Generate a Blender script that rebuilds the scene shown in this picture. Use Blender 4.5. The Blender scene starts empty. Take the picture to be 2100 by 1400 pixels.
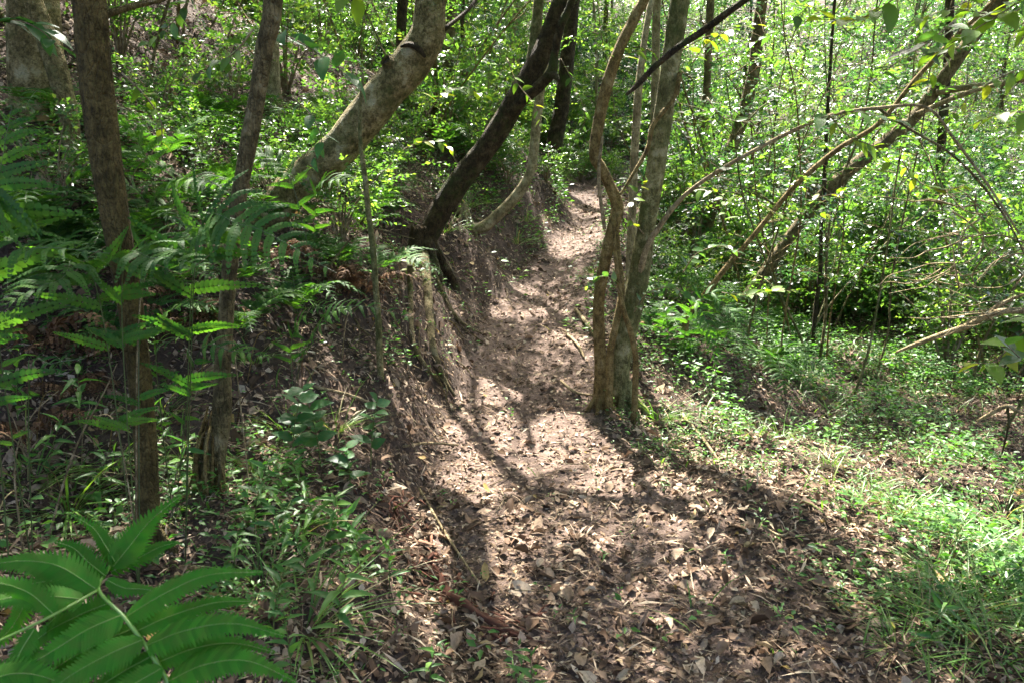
import bpy, math, random
import numpy as np
from mathutils import Matrix, Vector, Euler

# ------------------------------------------------------------------ camera, sky, sun, exposure
S = bpy.context.scene
COL = S.collection
FPX, PITCH, CAMZ = 1617.0, math.radians(12.0), 1.6
cam_d = bpy.data.cameras.new("camera")
cam = bpy.data.objects.new("camera", cam_d)
COL.objects.link(cam)
cam_d.sensor_width = 36.0
cam_d.lens = 36.0 * FPX / 2100.0
cam_d.clip_start, cam_d.clip_end = 0.05, 400.0
cam.location = (0, 0, CAMZ)
cam.rotation_euler = (math.pi / 2 - PITCH, 0, 0)
cam_d.dof.use_dof = True
cam_d.dof.focus_distance = 4.5
cam_d.dof.aperture_fstop = 9.0
S.camera = cam

SUN_EL, SUN_AZ = math.radians(57.0), math.radians(-8.0)       # azimuth from +Y towards +X
SUN = np.array([math.sin(SUN_AZ) * math.cos(SUN_EL), math.cos(SUN_AZ) * math.cos(SUN_EL), math.sin(SUN_EL)])
W = bpy.data.worlds.new("World")
S.world = W
W.use_nodes = True
wn = W.node_tree
sky = wn.nodes.new("ShaderNodeTexSky")
sky.sky_type = 'NISHITA'
sky.sun_disc = False
sky.sun_elevation = SUN_EL
sky.sun_rotation = -SUN_AZ
sky.air_density, sky.dust_density, sky.ozone_density = .55, 4.0, .4
wn.nodes["Background"].inputs["Strength"].default_value = 0.11
wn.links.new(sky.outputs[0], wn.nodes["Background"].inputs["Color"])
sun_d = bpy.data.lights.new("sun", 'SUN')
sun_d.energy, sun_d.angle, sun_d.color = 5.0, math.radians(0.45), (1.0, 0.94, 0.86)
sun = bpy.data.objects.new("sun", sun_d)
COL.objects.link(sun)
sun.rotation_euler = Vector(SUN).to_track_quat('Z', 'Y').to_euler()
S.view_settings.view_transform = 'Standard'
S.view_settings.look = 'None'
S.view_settings.exposure = 2.85
S.view_settings.gamma = 1.0
S.view_settings.use_curve_mapping = False
cy = S.cycles
cy.max_bounces, cy.diffuse_bounces, cy.glossy_bounces = 7, 4, 2
cy.transmission_bounces, cy.transparent_max_bounces = 5, 4
cy.caustics_reflective = cy.caustics_refractive = False
cy.sample_clamp_indirect = 4.0
cy.use_adaptive_sampling = True
cy.adaptive_threshold = 0.02
cy.use_denoising = True

RNG = np.random.default_rng(11)
rnd = random.Random(5)
U = RNG.uniform

# ------------------------------------------------------------------ maths helpers
def unit(v):
    v = np.asarray(v, float)
    return v / np.maximum(np.linalg.norm(v, axis=-1, keepdims=True), 1e-9)

def sstep(a, b, x):
    t = np.clip((np.asarray(x, float) - a) / (b - a), 0, 1)
    return t * t * (3 - 2 * t)

def _hash(ix, iy, seed):
    h = (ix.astype(np.int64) * 374761393 + iy.astype(np.int64) * 668265263 + seed * 974711) & 0x7fffffff
    h = ((h ^ (h >> 13)) * 1274126177) & 0x7fffffff
    return ((h ^ (h >> 16)) & 0xffff) / 65535.0

def vnoise(x, y, seed=0):
    x, y = np.asarray(x, float), np.asarray(y, float)
    ix, iy = np.floor(x), np.floor(y)
    fx, fy = x - ix, y - iy
    fx, fy = fx * fx * (3 - 2 * fx), fy * fy * (3 - 2 * fy)
    a, b = _hash(ix, iy, seed), _hash(ix + 1, iy, seed)
    c, d = _hash(ix, iy + 1, seed), _hash(ix + 1, iy + 1, seed)
    return (a + (b - a) * fx + (c - a) * fy + (a - b - c + d) * fx * fy) * 2 - 1

def P(px, py, Y):
    """world point seen at photo pixel (2100 x 1400) at forward distance Y"""
    a, b = (px - 1050) / FPX, (700 - py) / FPX
    t = Y / (math.cos(PITCH) + b * math.sin(PITCH))
    return np.array([t * a, Y, CAMZ + t * (b * math.cos(PITCH) - math.sin(PITCH))])

def pix(p):
    p = np.asarray(p, float)
    x, y, z = p[..., 0], p[..., 1], p[..., 2] - CAMZ
    d = y * math.cos(PITCH) - z * math.sin(PITCH)
    u = y * math.sin(PITCH) + z * math.cos(PITCH)
    d = np.where(d > 0.05, d, 0.05)
    return 1050 + FPX * x / d, 700 - FPX * u / d

# ------------------------------------------------------------------ terrain
ZY = [-30, 0, 3.4, 5, 7, 9, 12, 15, 18, 24, 40, 80]
ZZ = [-.5, 0, 0, .15, .55, .95, 1.34, 1.75, 2.5, 4.6, 11, 24]
def zc(y):
    return (np.interp(y, ZY, ZZ) + np.interp(np.asarray(y) - .6, ZY, ZZ) + np.interp(np.asarray(y) + .6, ZY, ZZ)) / 3
_rows = [(1400, 1080, 1930), (1150, 840, 1590), (1000, 870, 1340), (850, 925, 1235), (700, 965, 1225), (600, 1025, 1205),
         (500, 1122, 1236), (430, 1165, 1240), (395, 1175, 1230)]
_cy, _cx, _ch = [], [], []
for py, a, b in _rows:
    ys = np.linspace(1.5, 20, 2000)
    el = math.tan(math.atan((700 - py) / FPX) - PITCH)
    k = int(np.argmax(CAMZ + ys * el <= zc(ys))) if np.any(CAMZ + ys * el <= zc(ys)) else len(ys) - 1
    Yk = ys[k]
    A, B = P(a, py, Yk)[0], P(b, py, Yk)[0]
    _cy.append(Yk); _cx.append((A + B) / 2); _ch.append((B - A) / 2)
_cy, _cx, _ch = [-10, 0] + _cy + [_cy[-1] + 3, _cy[-1] + 8], [1.6, 1.25] + _cx + [_cx[-1] + .2, _cx[-1] + 2.2], [.7, .7] + _ch + [.5, .4]
def xc(y): return np.interp(y, _cy, _cx)
def hw(y): return np.interp(y, _cy, _ch)

ZRY = [-30, 0, 4, 8, 12, 16, 25, 40, 80]
ZRZ = [-.6, -.2, -.26, -.36, -.25, .25, 2.6, 9, 24]
def H(x, y, fine=True):
    x, y = np.asarray(x, float), np.asarray(y, float)
    s, c, w = x - xc(y), zc(y), hw(y)
    w = w + .10 * vnoise(x * 0 + 3, y * 1.7, 3)
    tl, tr = np.maximum(-s - w, 0), np.maximum(s - w, 0)
    k = sstep(2.7, 4.7, y) * (1 - .6 * sstep(9, 16, y))
    zl = (.10 + .36 * k) * (1 - np.exp(-(tl / .42) ** 1.3)) + (.17 + .32 * k) * np.minimum(tl, 12) + .12 * np.maximum(tl - 12, 0)
    zr = (np.interp(y, ZRY, ZRZ) - c) * sstep(-.05, 2.3, tr) - .02 * np.minimum(tr, 20) + .16 * np.maximum(tr - 9, 0)
    z = c + np.where(s < 0, zl, zr)
    off = sstep(0, .5, np.maximum(tl, tr))
    z = z + (.03 + .10 * off) * vnoise(x * 1.1, y * 1.1, 7) + .35 * off * sstep(8, 20, y) * vnoise(x * .22, y * .22, 9)
    edge = sstep(0, .15, tl) * (1 - sstep(.7, 1.6, tl))
    z = z + edge * (.055 * vnoise(x * 3.2, y * 3.2, 15) + .03 * vnoise(x * 8, y * 8, 16))
    z = z - .05 * (1 - np.minimum(np.abs(s) / w, 1) ** 2) * sstep(2.5, 5, y)
    if fine:
        f = (1 - sstep(7, 16, y))
        z = z + f * ((.014 + .022 * off) * vnoise(x * 4.3, y * 4.3, 11) + (.008 + .014 * off) * vnoise(x * 11, y * 11, 12)
                     + (.004 + .006 * off) * vnoise(x * 26, y * 26, 13))
    return z

def ground_n(x, y, e=.06):
    dx = (H(x + e, y, False) - H(x - e, y, False)) / (2 * e)
    dy = (H(x, y + e, False) - H(x, y - e, False)) / (2 * e)
    return unit(np.stack([-dx, -dy, np.ones_like(dx)], -1))

def G(px, py, lo=1.2, hi=30):
    ys = np.linspace(lo, hi, 3000)
    a, b = (px - 1050) / FPX, (700 - py) / FPX
    t = ys / (math.cos(PITCH) + b * math.sin(PITCH))
    X, Z = t * a, CAMZ + t * (b * math.cos(PITCH) - math.sin(PITCH))
    hit = Z <= H(X, ys, False)
    k = int(np.argmax(hit)) if hit.any() else len(ys) - 1
    return np.array([X[k], ys[k], float(H(X[k], ys[k]))])

# ------------------------------------------------------------------ mesh building
class MB:
    def __init__(s):
        s.v, s.t, s.q, s.var, s.tm, s.qm, s.n = [], [], [], [], [], [], 0
    def add(s, V, tris=None, quads=None, var=0.0, m=0):
        V = np.asarray(V, float).reshape(-1, 3)
        s.v.append(V)
        s.var.append(np.broadcast_to(np.asarray(var, float), (len(V),)).copy())
        if tris is not None and len(tris):
            s.t.append(np.asarray(tris, int) + s.n); s.tm.append(np.full(len(tris), m))
        if quads is not None and len(quads):
            s.q.append(np.asarray(quads, int) + s.n); s.qm.append(np.full(len(quads), m))
        s.n += len(V)
        return s
    def mesh(s, name, mats, smooth=True):
        V = np.concatenate(s.v) if s.v else np.zeros((0, 3))
        T = np.concatenate(s.t) if s.t else np.zeros((0, 3), int)
        Q = np.concatenate(s.q) if s.q else np.zeros((0, 4), int)
        me = bpy.data.meshes.new(name)
        me.vertices.add(len(V)); me.vertices.foreach_set("co", V.ravel())
        me.loops.add(T.size + Q.size)
        me.loops.foreach_set("vertex_index", np.concatenate([T.ravel(), Q.ravel()]).astype(np.int32))
        me.polygons.add(len(T) + len(Q))
        st = np.concatenate([np.arange(len(T)) * 3, T.size + np.arange(len(Q)) * 4])
        me.polygons.foreach_set("loop_start", st.astype(np.int32))
        if smooth:
            me.polygons.foreach_set("use_smooth", np.ones(len(st), bool))
        for m in (mats if isinstance(mats, (list, tuple)) else [mats]):
            me.materials.append(m)
        mi = np.concatenate((s.tm or [np.zeros(0)]) + (s.qm or [np.zeros(0)]))
        if mi.any():
            me.polygons.foreach_set("material_index", mi.astype(np.int32))
        a = me.attributes.new("var", 'FLOAT', 'POINT')
        a.data.foreach_set("value", np.concatenate(s.var).astype(np.float32) if s.var else np.zeros(0, np.float32))
        me.update(calc_edges=True)
        return me

def obj(name, me, parent=None, **props):
    o = bpy.data.objects.new(name, me)
    COL.objects.link(o)
    if parent is not None: o.parent = parent
    for k, v in props.items():
        if v is not None: o[k] = v
    return o

def empty(name, loc, label, category, group=None):
    o = obj(name, None, None, label=label, category=category, group=group)
    o.empty_display_size = .05
    o.location = loc
    return o

def copy_tree(o, parent=None):
    c = o.copy()
    COL.objects.link(c)
    c.parent = parent
    for ch in list(o.children): copy_tree(ch, c)
    return c

# leaf templates: x across (-.5 .. .5), y along 0..1, z out of the blade
def leaf_tpl(rows, curl=.0, fold=.1, wave=0.0):
    """rows: [(y, halfwidth)] between base and tip"""
    V, T = [(0, 0, 0, 0)], []                                       # columns: x, y, curl (times length), fold (times width)
    def zz(y): return -curl * y * y
    for i, (y, h) in enumerate(rows):
        wv = wave * (1 if i % 2 else -1)
        V += [(-h, y, zz(y), fold * h * 1.6 + wv), (0, y, zz(y), 0), (h, y, zz(y), fold * h * 1.6 - wv)]
    V.append((0, 1, zz(1), 0))
    n = len(rows)
    T += [(0, 2, 1), (0, 3, 2)]
    for i in range(n - 1):
        a = 1 + 3 * i
        T += [(a, a + 1, a + 4), (a, a + 4, a + 3), (a + 1, a + 2, a + 5), (a + 1, a + 5, a + 4)]
    a = 1 + 3 * (n - 1)
    T += [(a, a + 1, 3 * n + 1), (a + 1, a + 2, 3 * n + 1)]
    return np.array(V, float), np.array(T, int)

LEAF4 = leaf_tpl([(.45, .5)], .12, .25)
LEAF8 = leaf_tpl([(.28, .46), (.62, .42)], .2, .2)
LEAF12 = leaf_tpl([(.15, .34), (.4, .5), (.72, .34)], .22, .18)
LANCE = leaf_tpl([(.12, .26), (.35, .5), (.7, .3)], .35, .22)
LITTER = [leaf_tpl([(.2, .4), (.5, .5), (.8, .32)], c, f, w) for c, f, w in
          ((.25, .5, .05), (-.3, -.3, .04), (.5, .2, .08), (.1, .9, .06), (-.15, .1, .1), (.8, .6, .0))]

def leaves(mb, base, d, n, L, Wd, tpl=LEAF4, var=None, m=0):
    base, d, n = np.asarray(base, float), unit(d), np.asarray(n, float)
    N = len(base)
    n = unit(n - d * np.sum(n * d, -1, keepdims=True))
    r = np.cross(d, n)
    L, Wd = np.broadcast_to(L, (N,)), np.broadcast_to(Wd, (N,))
    TV, TT = tpl
    V = (base[:, None] + TV[None, :, 1, None] * (L[:, None, None] * d[:, None]) + TV[None, :, 0, None] * (Wd[:, None, None] * r[:, None])
         + (TV[None, :, 2, None] * L[:, None, None] + TV[None, :, 3, None] * Wd[:, None, None]) * n[:, None])
    T = (TT[None] + (np.arange(N) * len(TV))[:, None, None]).reshape(-1, 3)
    if var is None: var = U(0, 1, N)
    mb.add(V, T, None, np.repeat(np.broadcast_to(var, (N,)), len(TV)), m)

def catmull(pts, n):
    pts = np.asarray(pts, float)
    p = np.vstack([2 * pts[0] - pts[1], pts, 2 * pts[-1] - pts[-2]])
    out = []
    segs = len(pts) - 1
    for t in np.linspace(0, segs - 1e-6, n):
        i = int(t); u = t - i
        a, b, c, d = p[i], p[i + 1], p[i + 2], p[i + 3]
        out.append(.5 * (2 * b + (c - a) * u + (2 * a - 5 * b + 4 * c - d) * u * u + (3 * b - a - 3 * c + d) * u ** 3))
    return np.array(out)

def tube(mb, pts, rad, sides=8, n=None, rough=.0, seed=0, var=0.0, m=0, cap=True, lump=0.0):
    pts = np.asarray(pts, float)
    rad = np.broadcast_to(np.asarray(rad, float), (len(pts),))
    if n:
        q = catmull(np.column_stack([pts, rad]), n)
        pts, rad = q[:, :3], np.maximum(q[:, 3], .0004)
    N = len(pts)
    tg = unit(np.gradient(pts, axis=0))
    ref = np.array([0, 0, 1.0]) if abs(tg[0][2]) < .9 else np.array([1.0, 0, 0])
    u = unit(np.cross(tg[0], ref))
    ring = []
    ang = np.arange(sides) / sides * 2 * math.pi
    dist = np.concatenate([[0], np.cumsum(np.linalg.norm(np.diff(pts, axis=0), axis=1))])
    for i in range(N):
        u = unit(u - tg[i] * np.dot(u, tg[i]))
        v = np.cross(tg[i], u)
        rr = rad[i] * np.ones(sides)
        if rough:
            rr = rr * (1 + rough * vnoise(np.cos(ang) * 2.2 + 5 + seed, dist[i] * 3.0 + np.sin(ang) * 2.2, seed)
                       + .5 * rough * vnoise(np.cos(ang) * 5 + 9, dist[i] * 11 + np.sin(ang) * 5, seed + 1))
        if lump:
            rr = rr * (1 + lump * vnoise(dist[i] * 2.1, seed * 1.7, seed + 3))
        ring.append(pts[i] + np.cos(ang)[:, None] * rr[:, None] * u + np.sin(ang)[:, None] * rr[:, None] * v)
    V = np.concatenate(ring)
    i, j = np.meshgrid(np.arange(N - 1), np.arange(sides), indexing='ij')
    a, b = i * sides + j, i * sides + (j + 1) % sides
    Q = np.stack([a, b, b + sides, a + sides], -1).reshape(-1, 4)
    T = []
    if cap:
        V = np.vstack([V, pts[-1], pts[0]])
        e, k = (N - 1) * sides, len(V) - 2
        T = [(e + jj, e + (jj + 1) % sides, k) for jj in range(sides)] + [((jj + 1) % sides, jj, k + 1) for jj in range(sides)]
    mb.add(V, T, Q, var, m)
    return pts, rad

# ------------------------------------------------------------------ materials
class NT:
    def __init__(s, name):
        s.m = bpy.data.materials.new(name); s.m.use_nodes = True
        s.t = s.m.node_tree; s.t.nodes.clear()
        s.out = s.n("ShaderNodeOutputMaterial")
    def n(s, typ, **kw):
        nd = s.t.nodes.new(typ)
        for k, v in kw.items():
            if k.startswith("_"): setattr(nd, k[1:], v)
            else:
                key = int(k[1:]) if k[0] == "i" and k[1:].isdigit() else k
                if isinstance(v, bpy.types.NodeSocket): s.t.links.new(v, nd.inputs[key])
                else: nd.inputs[key].default_value = v
        return nd
    def noise(s, vec, scale, detail=4, rough=.55):
        return s.n("ShaderNodeTexNoise", Vector=vec, Scale=scale, Detail=detail, Roughness=rough).outputs[0]
    def ramp(s, fac, stops):
        r = s.n("ShaderNodeValToRGB", Fac=fac)
        e = r.color_ramp.elements
        while len(e) < len(stops): e.new(.5)
        for k, (p, c) in enumerate(stops):
            e[k].position = p; e[k].color = (*c, 1) if not isinstance(c, float) else (c, c, c, 1)
        return r.outputs[0]
    def mix(s, f, a, b, blend='MIX'):
        nd = s.n("ShaderNodeMix", _data_type='RGBA', _blend_type=blend)
        for k, v in ((0, f), (6, a), (7, b)):
            if isinstance(v, bpy.types.NodeSocket): s.t.links.new(v, nd.inputs[k])
            else: nd.inputs[k].default_value = v if k == 0 else (*v, 1)
        return nd.outputs[2]
    def math(s, op, a, b=0.0):
        return s.n("ShaderNodeMath", _operation=op, i0=a, i1=b).outputs[0]
    def done(s, sh):
        s.t.links.new(sh, s.out.inputs[0]); return s.m

def leaf_mat(name, stops, trans=(1.85, 1.95, .7), tf=.52, rough=.3, spec=.7, spots=True):
    t = NT(name)
    at = t.n("ShaderNodeAttribute", _attribute_name="var").outputs["Fac"]
    rn = t.n("ShaderNodeObjectInfo").outputs["Random"]
    f = t.math('FRACT', t.math('ADD', at, rn))
    c = t.ramp(f, stops)
    geo = t.n("ShaderNodeNewGeometry")
    if spots:
        nz = t.noise(geo.outputs["Position"], 55.0, 3)
        c = t.mix(t.ramp(nz, [(.35, 0.0), (.75, .5)]), c, (.10, .13, .03), 'MIX')
    cb = t.mix(1.0, c, (1.25, 1.2, 1.3), 'MULTIPLY')
    c2 = t.mix(geo.outputs["Backfacing"], c, cb)
    b = t.n("ShaderNodeBsdfPrincipled", **{"Base Color": c2, "Roughness": rough, "Specular IOR Level": spec})
    tr = t.n("ShaderNodeBsdfTranslucent", Color=t.mix(1.0, c, trans, 'MULTIPLY'))
    mx = t.n("ShaderNodeMixShader", i0=tf, i1=b.outputs[0], i2=tr.outputs[0])
    return t.done(mx.outputs[0])

def litter_mat(name, stops, tf=.12, rough=.75):
    t = NT(name)
    at = t.n("ShaderNodeAttribute", _attribute_name="var").outputs["Fac"]
    rn = t.n("ShaderNodeObjectInfo").outputs["Random"]
    c = t.ramp(t.math('FRACT', t.math('ADD', at, rn)), stops)
    pos = t.n("ShaderNodeNewGeometry").outputs["Position"]
    nz = t.noise(pos, 70.0, 4, .65)
    c = t.mix(t.ramp(nz, [(.4, 0.0), (.75, .55)]), c, (.07, .05, .035))
    c = t.mix(1.0, c, (1.0, .97, .86), 'MULTIPLY')
    b = t.n("ShaderNodeBsdfPrincipled", **{"Base Color": c, "Roughness": rough, "Specular IOR Level": .15})
    tr = t.n("ShaderNodeBsdfTranslucent", Color=c)
    return t.done(t.n("ShaderNodeMixShader", i0=tf, i1=b.outputs[0], i2=tr.outputs[0]).outputs[0])

def bark_mat(name, a, b, pale, moss=.0, scale=1.0, lichen=.0, bump=.5, stretch=.3):
    t = NT(name)
    co = t.n("ShaderNodeTexCoord").outputs["Object"]
    mp = t.n("ShaderNodeMapping", Vector=co, Scale=(1, 1, stretch)).outputs[0]
    n1 = t.noise(mp, 55 * scale, 6, .65)
    n2 = t.noise(co, 13 * scale, 6, .75)
    n3 = t.noise(co, 130 * scale, 4, .7)
    vo = t.n("ShaderNodeTexVoronoi", _feature='DISTANCE_TO_EDGE', Vector=mp, Scale=70 * scale).outputs[0]
    c = t.mix(t.ramp(n1, [(.38, 0.0), (.60, 1.0)]), a, b)
    c = t.mix(t.ramp(n2, [(.46, 0.0), (.58, .9)]), c, pale)
    c = t.mix(t.ramp(n2, [(.30, .75), (.42, 0.0)]), c, tuple(x * .4 for x in a))
    c = t.mix(t.ramp(n3, [(.5, 0.0), (.66, .7)]), c, tuple(x * .35 for x in a))
    if lichen:
        n4 = t.noise(co, 13 * scale, 3, .5)
        c = t.mix(t.ramp(n4, [(.60, 0.0), (.66, lichen)]), c, (.42, .42, .35))
    if moss:
        n5 = t.noise(co, 3.4, 5, .7)
        c = t.mix(t.ramp(n5, [(.62 - .3 * moss, 0.0), (.80 - .3 * moss, .85)]), c, (.055, .085, .022))
    c = t.mix(1.0, c, (1.0, .93, .69), 'MULTIPLY')
    hh = t.math('ADD', t.math('ADD', t.math('MULTIPLY', n1, 1.0), t.math('MULTIPLY', n3, .35)), t.math('MULTIPLY', t.ramp(vo, [(0.0, 0.0), (.12, 1.0)]), .35))
    bp = t.n("ShaderNodeBump", Strength=bump, Distance=.035, Height=hh)
    p = t.n("ShaderNodeBsdfPrincipled", **{"Base Color": c, "Roughness": .85, "Specular IOR Level": .25, "Normal": bp.outputs[0]})
    return t.done(p.outputs[0])

def soil_mat(name, sa, sb, bump=.8):
    t = NT(name)
    pos = t.n("ShaderNodeNewGeometry").outputs["Position"]
    n1, n2, n3 = t.noise(pos, 1.3, 5, .6), t.noise(pos, 17, 6, .7), t.noise(pos, 75, 5, .7)
    f = t.math('ADD', t.math('MULTIPLY', n2, .55), t.math('MULTIPLY', n3, .45))
    ca, cb = t.ramp(f, sa), t.ramp(f, sb)
    at = t.n("ShaderNodeAttribute", _attribute_name="var").outputs["Fac"]
    k = t.ramp(t.math('ADD', at, t.math('MULTIPLY', t.math('SUBTRACT', n2, .5), .9)), [(.35, 0.0), (.65, 1.0)])
    c = t.mix(k, ca, cb)
    c = t.mix(t.ramp(n1, [(.42, 0.0), (.66, .5)]), c, sa[0][1])
    bp = t.n("ShaderNodeBump", Strength=bump, Distance=.02, Height=t.math('ADD', n2, t.math('MULTIPLY', n3, .6)))
    p = t.n("ShaderNodeBsdfPrincipled", **{"Base Color": c, "Roughness": .92, "Specular IOR Level": .2, "Normal": bp.outputs[0]})
    return t.done(p.outputs[0])

GREEN = [(0, (.014, .045, .018)), (.35, (.026, .08, .025)), (.65, (.045, .12, .03)), (.88, (.08, .17, .045)), (1, (.15, .22, .06))]
M_LEAF = leaf_mat("forest leaf", GREEN)
M_CANOPY = leaf_mat("canopy leaf", GREEN, spots=False)
M_FERN = leaf_mat("fern green", [(0, (.02, .075, .018)), (.5, (.035, .115, .022)), (1, (.08, .18, .03))], (1.5, 1.8, .5), .42, .6, .2)
M_FERNDARK = leaf_mat("deep fern green", [(0, (.032, .155, .016)), (1, (.055, .22, .022))], (1.5, 1.8, .4), .48, .65, .1)
M_WEED = leaf_mat("weed leaf", [(0, (.035, .12, .03)), (.5, (.06, .18, .035)), (1, (.13, .26, .05))], (1.4, 1.7, .5), .42, .42, .35)
M_BROAD = leaf_mat("broad leaf", [(0, (.025, .095, .035)), (1, (.05, .16, .045))], (1.4, 1.7, .6), .38, .42, .4)
M_YELLOW = leaf_mat("yellow green leaf", [(0, (.08, .18, .02)), (.6, (.14, .24, .025)), (1, (.26, .28, .03))], (1.5, 1.5, .5), .5, .4, .4)
M_GRASS = leaf_mat("grass blade", [(0, (.05, .13, .022)), (.55, (.10, .21, .035)), (.88, (.16, .23, .05)), (.94, (.3, .25, .12)), (1, (.34, .27, .16))], (1.3, 1.5, .5), .4, .4, .4)
M_DEADFERN = litter_mat("dead fern", [(0, (.04, .022, .013)), (.5, (.10, .052, .028)), (1, (.2, .115, .065))], .2)
M_LITTER = litter_mat("fallen leaf", [(0, (.05, .032, .022)), (.3, (.115, .07, .047)), (.55, (.2, .132, .092)), (.78, (.32, .24, .18)), (.92, (.42, .35, .28)), (1, (.3, .2, .05))])
M_STRAW = litter_mat("dry debris", [(0, (.05, .03, .02)), (.35, (.14, .09, .065)), (.7, (.30, .22, .165)), (1, (.5, .41, .32))], .05)
M_FRAG = litter_mat("leaf fragments", [(0, (.03, .019, .012)), (.35, (.09, .057, .038)), (.65, (.21, .145, .105)), (.88, (.37, .28, .215)), (1, (.48, .40, .32))], .05)
M_ROT = litter_mat("rotten red wood", [(0, (.05, .022, .016)), (.5, (.13, .05, .035)), (.8, (.2, .095, .065)), (1, (.34, .25, .19))], .0, .85)
M_SOIL = soil_mat("forest soil", [(.3, (.026, .018, .013)), (.5, (.062, .042, .03)), (.7, (.13, .09, .066))],
                  [(.3, (.05, .034, .027)), (.5, (.13, .09, .07)), (.7, (.26, .19, .15))])
M_STEM = bark_mat("green stem", (.07, .11, .03), (.12, .16, .05), (.16, .17, .08), bump=.1)
M_RACHIS = leaf_mat("fern stalk", [(0, (.12, .26, .03)), (1, (.2, .32, .05))], tf=.15, spots=False)
M_STALK = leaf_mat("fern rachis", [(0, (.035, .06, .015)), (1, (.07, .1, .03))], tf=.1, spots=False)
M_TWIG = bark_mat("twig bark", (.10, .075, .055), (.2, .16, .12), (.3, .26, .21), bump=.2)
M_BARK = dict(
    brown=bark_mat("brown bark", (.05, .038, .012), (.11, .086, .032), (.17, .135, .058), .16, 1.0, 0, .9),
    grey=bark_mat("grey bark", (.065, .054, .027), (.165, .138, .075), (.27, .23, .14), .2, .9, .3, .9),
    mottled=bark_mat("mottled pale bark", (.07, .06, .025), (.23, .195, .105), (.40, .35, .225), .34, .75, .6, .8, .7),
    dark=bark_mat("dark mossy bark", (.018, .013, .007), (.06, .043, .024), (.10, .075, .045), .42, .9, .1, 1.0),
    pale=bark_mat("pale bark", (.12, .105, .065), (.26, .23, .16), (.4, .36, .27), .14, .9, .5, .6),
    mossy=bark_mat("pale mossy bark", (.07, .07, .028), (.175, .165, .085), (.31, .30, .18), .5, .85, .5, .7),
    ochre=bark_mat("ochre stem bark", (.08, .056, .02), (.2, .145, .06), (.31, .24, .12), .2, 1.1, .1, .7),
    dead=bark_mat("bare dead wood", (.13, .1, .065), (.28, .23, .16), (.42, .36, .27), 0, 1.2, .2, .6))
M_HOLE = bark_mat("painted hole shade", (.015, .01, .007), (.03, .02, .014), (.04, .03, .02), bump=.4)

# ------------------------------------------------------------------ ground and path
def axis(pts):
    out = []
    for a, b, st in pts: out.append(np.arange(a, b, st))
    return np.concatenate(out)
yy = axis([(-14, 0, 1.0), (0, 1.4, .1), (1.4, 7, .036), (7, 12, .07), (12, 20, .16), (20, 40, .6), (40, 82, 2)])
xx = axis([(-60, -16, 2), (-16, -6, .4), (-6, -2.6, .09), (-2.6, 3.2, .039), (3.2, 7, .09), (7, 18, .4), (18, 62, 2)])
XX, YY = np.meshgrid(xx, yy)
ZZg = H(XX, YY)
nv = len(xx)
ii, jj = np.meshgrid(np.arange(len(yy) - 1), np.arange(nv - 1), indexing='ij')
Q = np.stack([ii * nv + jj, ii * nv + jj + 1, (ii + 1) * nv + jj + 1, (ii + 1) * nv + jj], -1).reshape(-1, 4)
VG = np.stack([XX, YY, ZZg], -1).reshape(-1, 3)
ctr = VG[Q].mean(1)
onpath = np.abs(ctr[:, 0] - xc(ctr[:, 1])) < hw(ctr[:, 1]) * (1 + .22 * vnoise(ctr[:, 0] * 3, ctr[:, 1] * 3, 21)) + .05 * vnoise(ctr[:, 0] * 12, ctr[:, 1] * 12, 22)
onpath &= (ctr[:, 1] > .2) & (ctr[:, 1] < 13.6 + .5 * vnoise(ctr[:, 0] * 3, ctr[:, 1] * 3, 77))
def sub(mask, name, mat):
    q = Q[mask]
    u, inv = np.unique(q, return_inverse=True)
    vx, vy = VG[u, 0], VG[u, 1]
    vr = (1 - sstep(-.18, .14, np.abs(vx - xc(vy)) - hw(vy))) * (1 - sstep(11, 14, vy))
    return MB().add(VG[u], None, inv.reshape(-1, 4), vr).mesh(name, mat)
ground = obj("ground", sub(~onpath, "ground", M_SOIL), kind="structure")
path = obj("path", sub(onpath, "path", M_SOIL), kind="structure")

# ------------------------------------------------------------------ trees
TOPS = []                                                         # (root, crown anchor) for the canopy
def trunk_pts(spec, base_on_ground=True, rise=6.5, lean=None):
    """spec: (px, py, Y, width px) from the base upwards"""
    pts = [P(a, b, Y) for a, b, Y, w in spec]
    rad = [w / FPX * Y * .475 for a, b, Y, w in spec]
    if base_on_ground:
        x, y, z = pts[0]
        g = float(H(x, y))
        if z > g: pts.insert(0, np.array([x, y, g - .06])); rad.insert(0, rad[0] * 1.25)
        elif g - z < .25: pts[0] = np.array([x, y, g - .06])
    if rise:
        d = unit(pts[-1] - pts[-2]) * .8 + np.array([0, 0, .45])
        p, r = pts[-1], rad[-1]
        z0 = float(H(p[0], p[1])) + rise
        k = 0
        while p[2] < z0 and k < 14:
            d = unit(d + np.array([U(-.18, .18), U(-.18, .18), .12]))
            p = p + d * .75; r = max(r * .9, .012); k += 1
            pts.append(p); rad.append(r)
    return pts, rad

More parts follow.
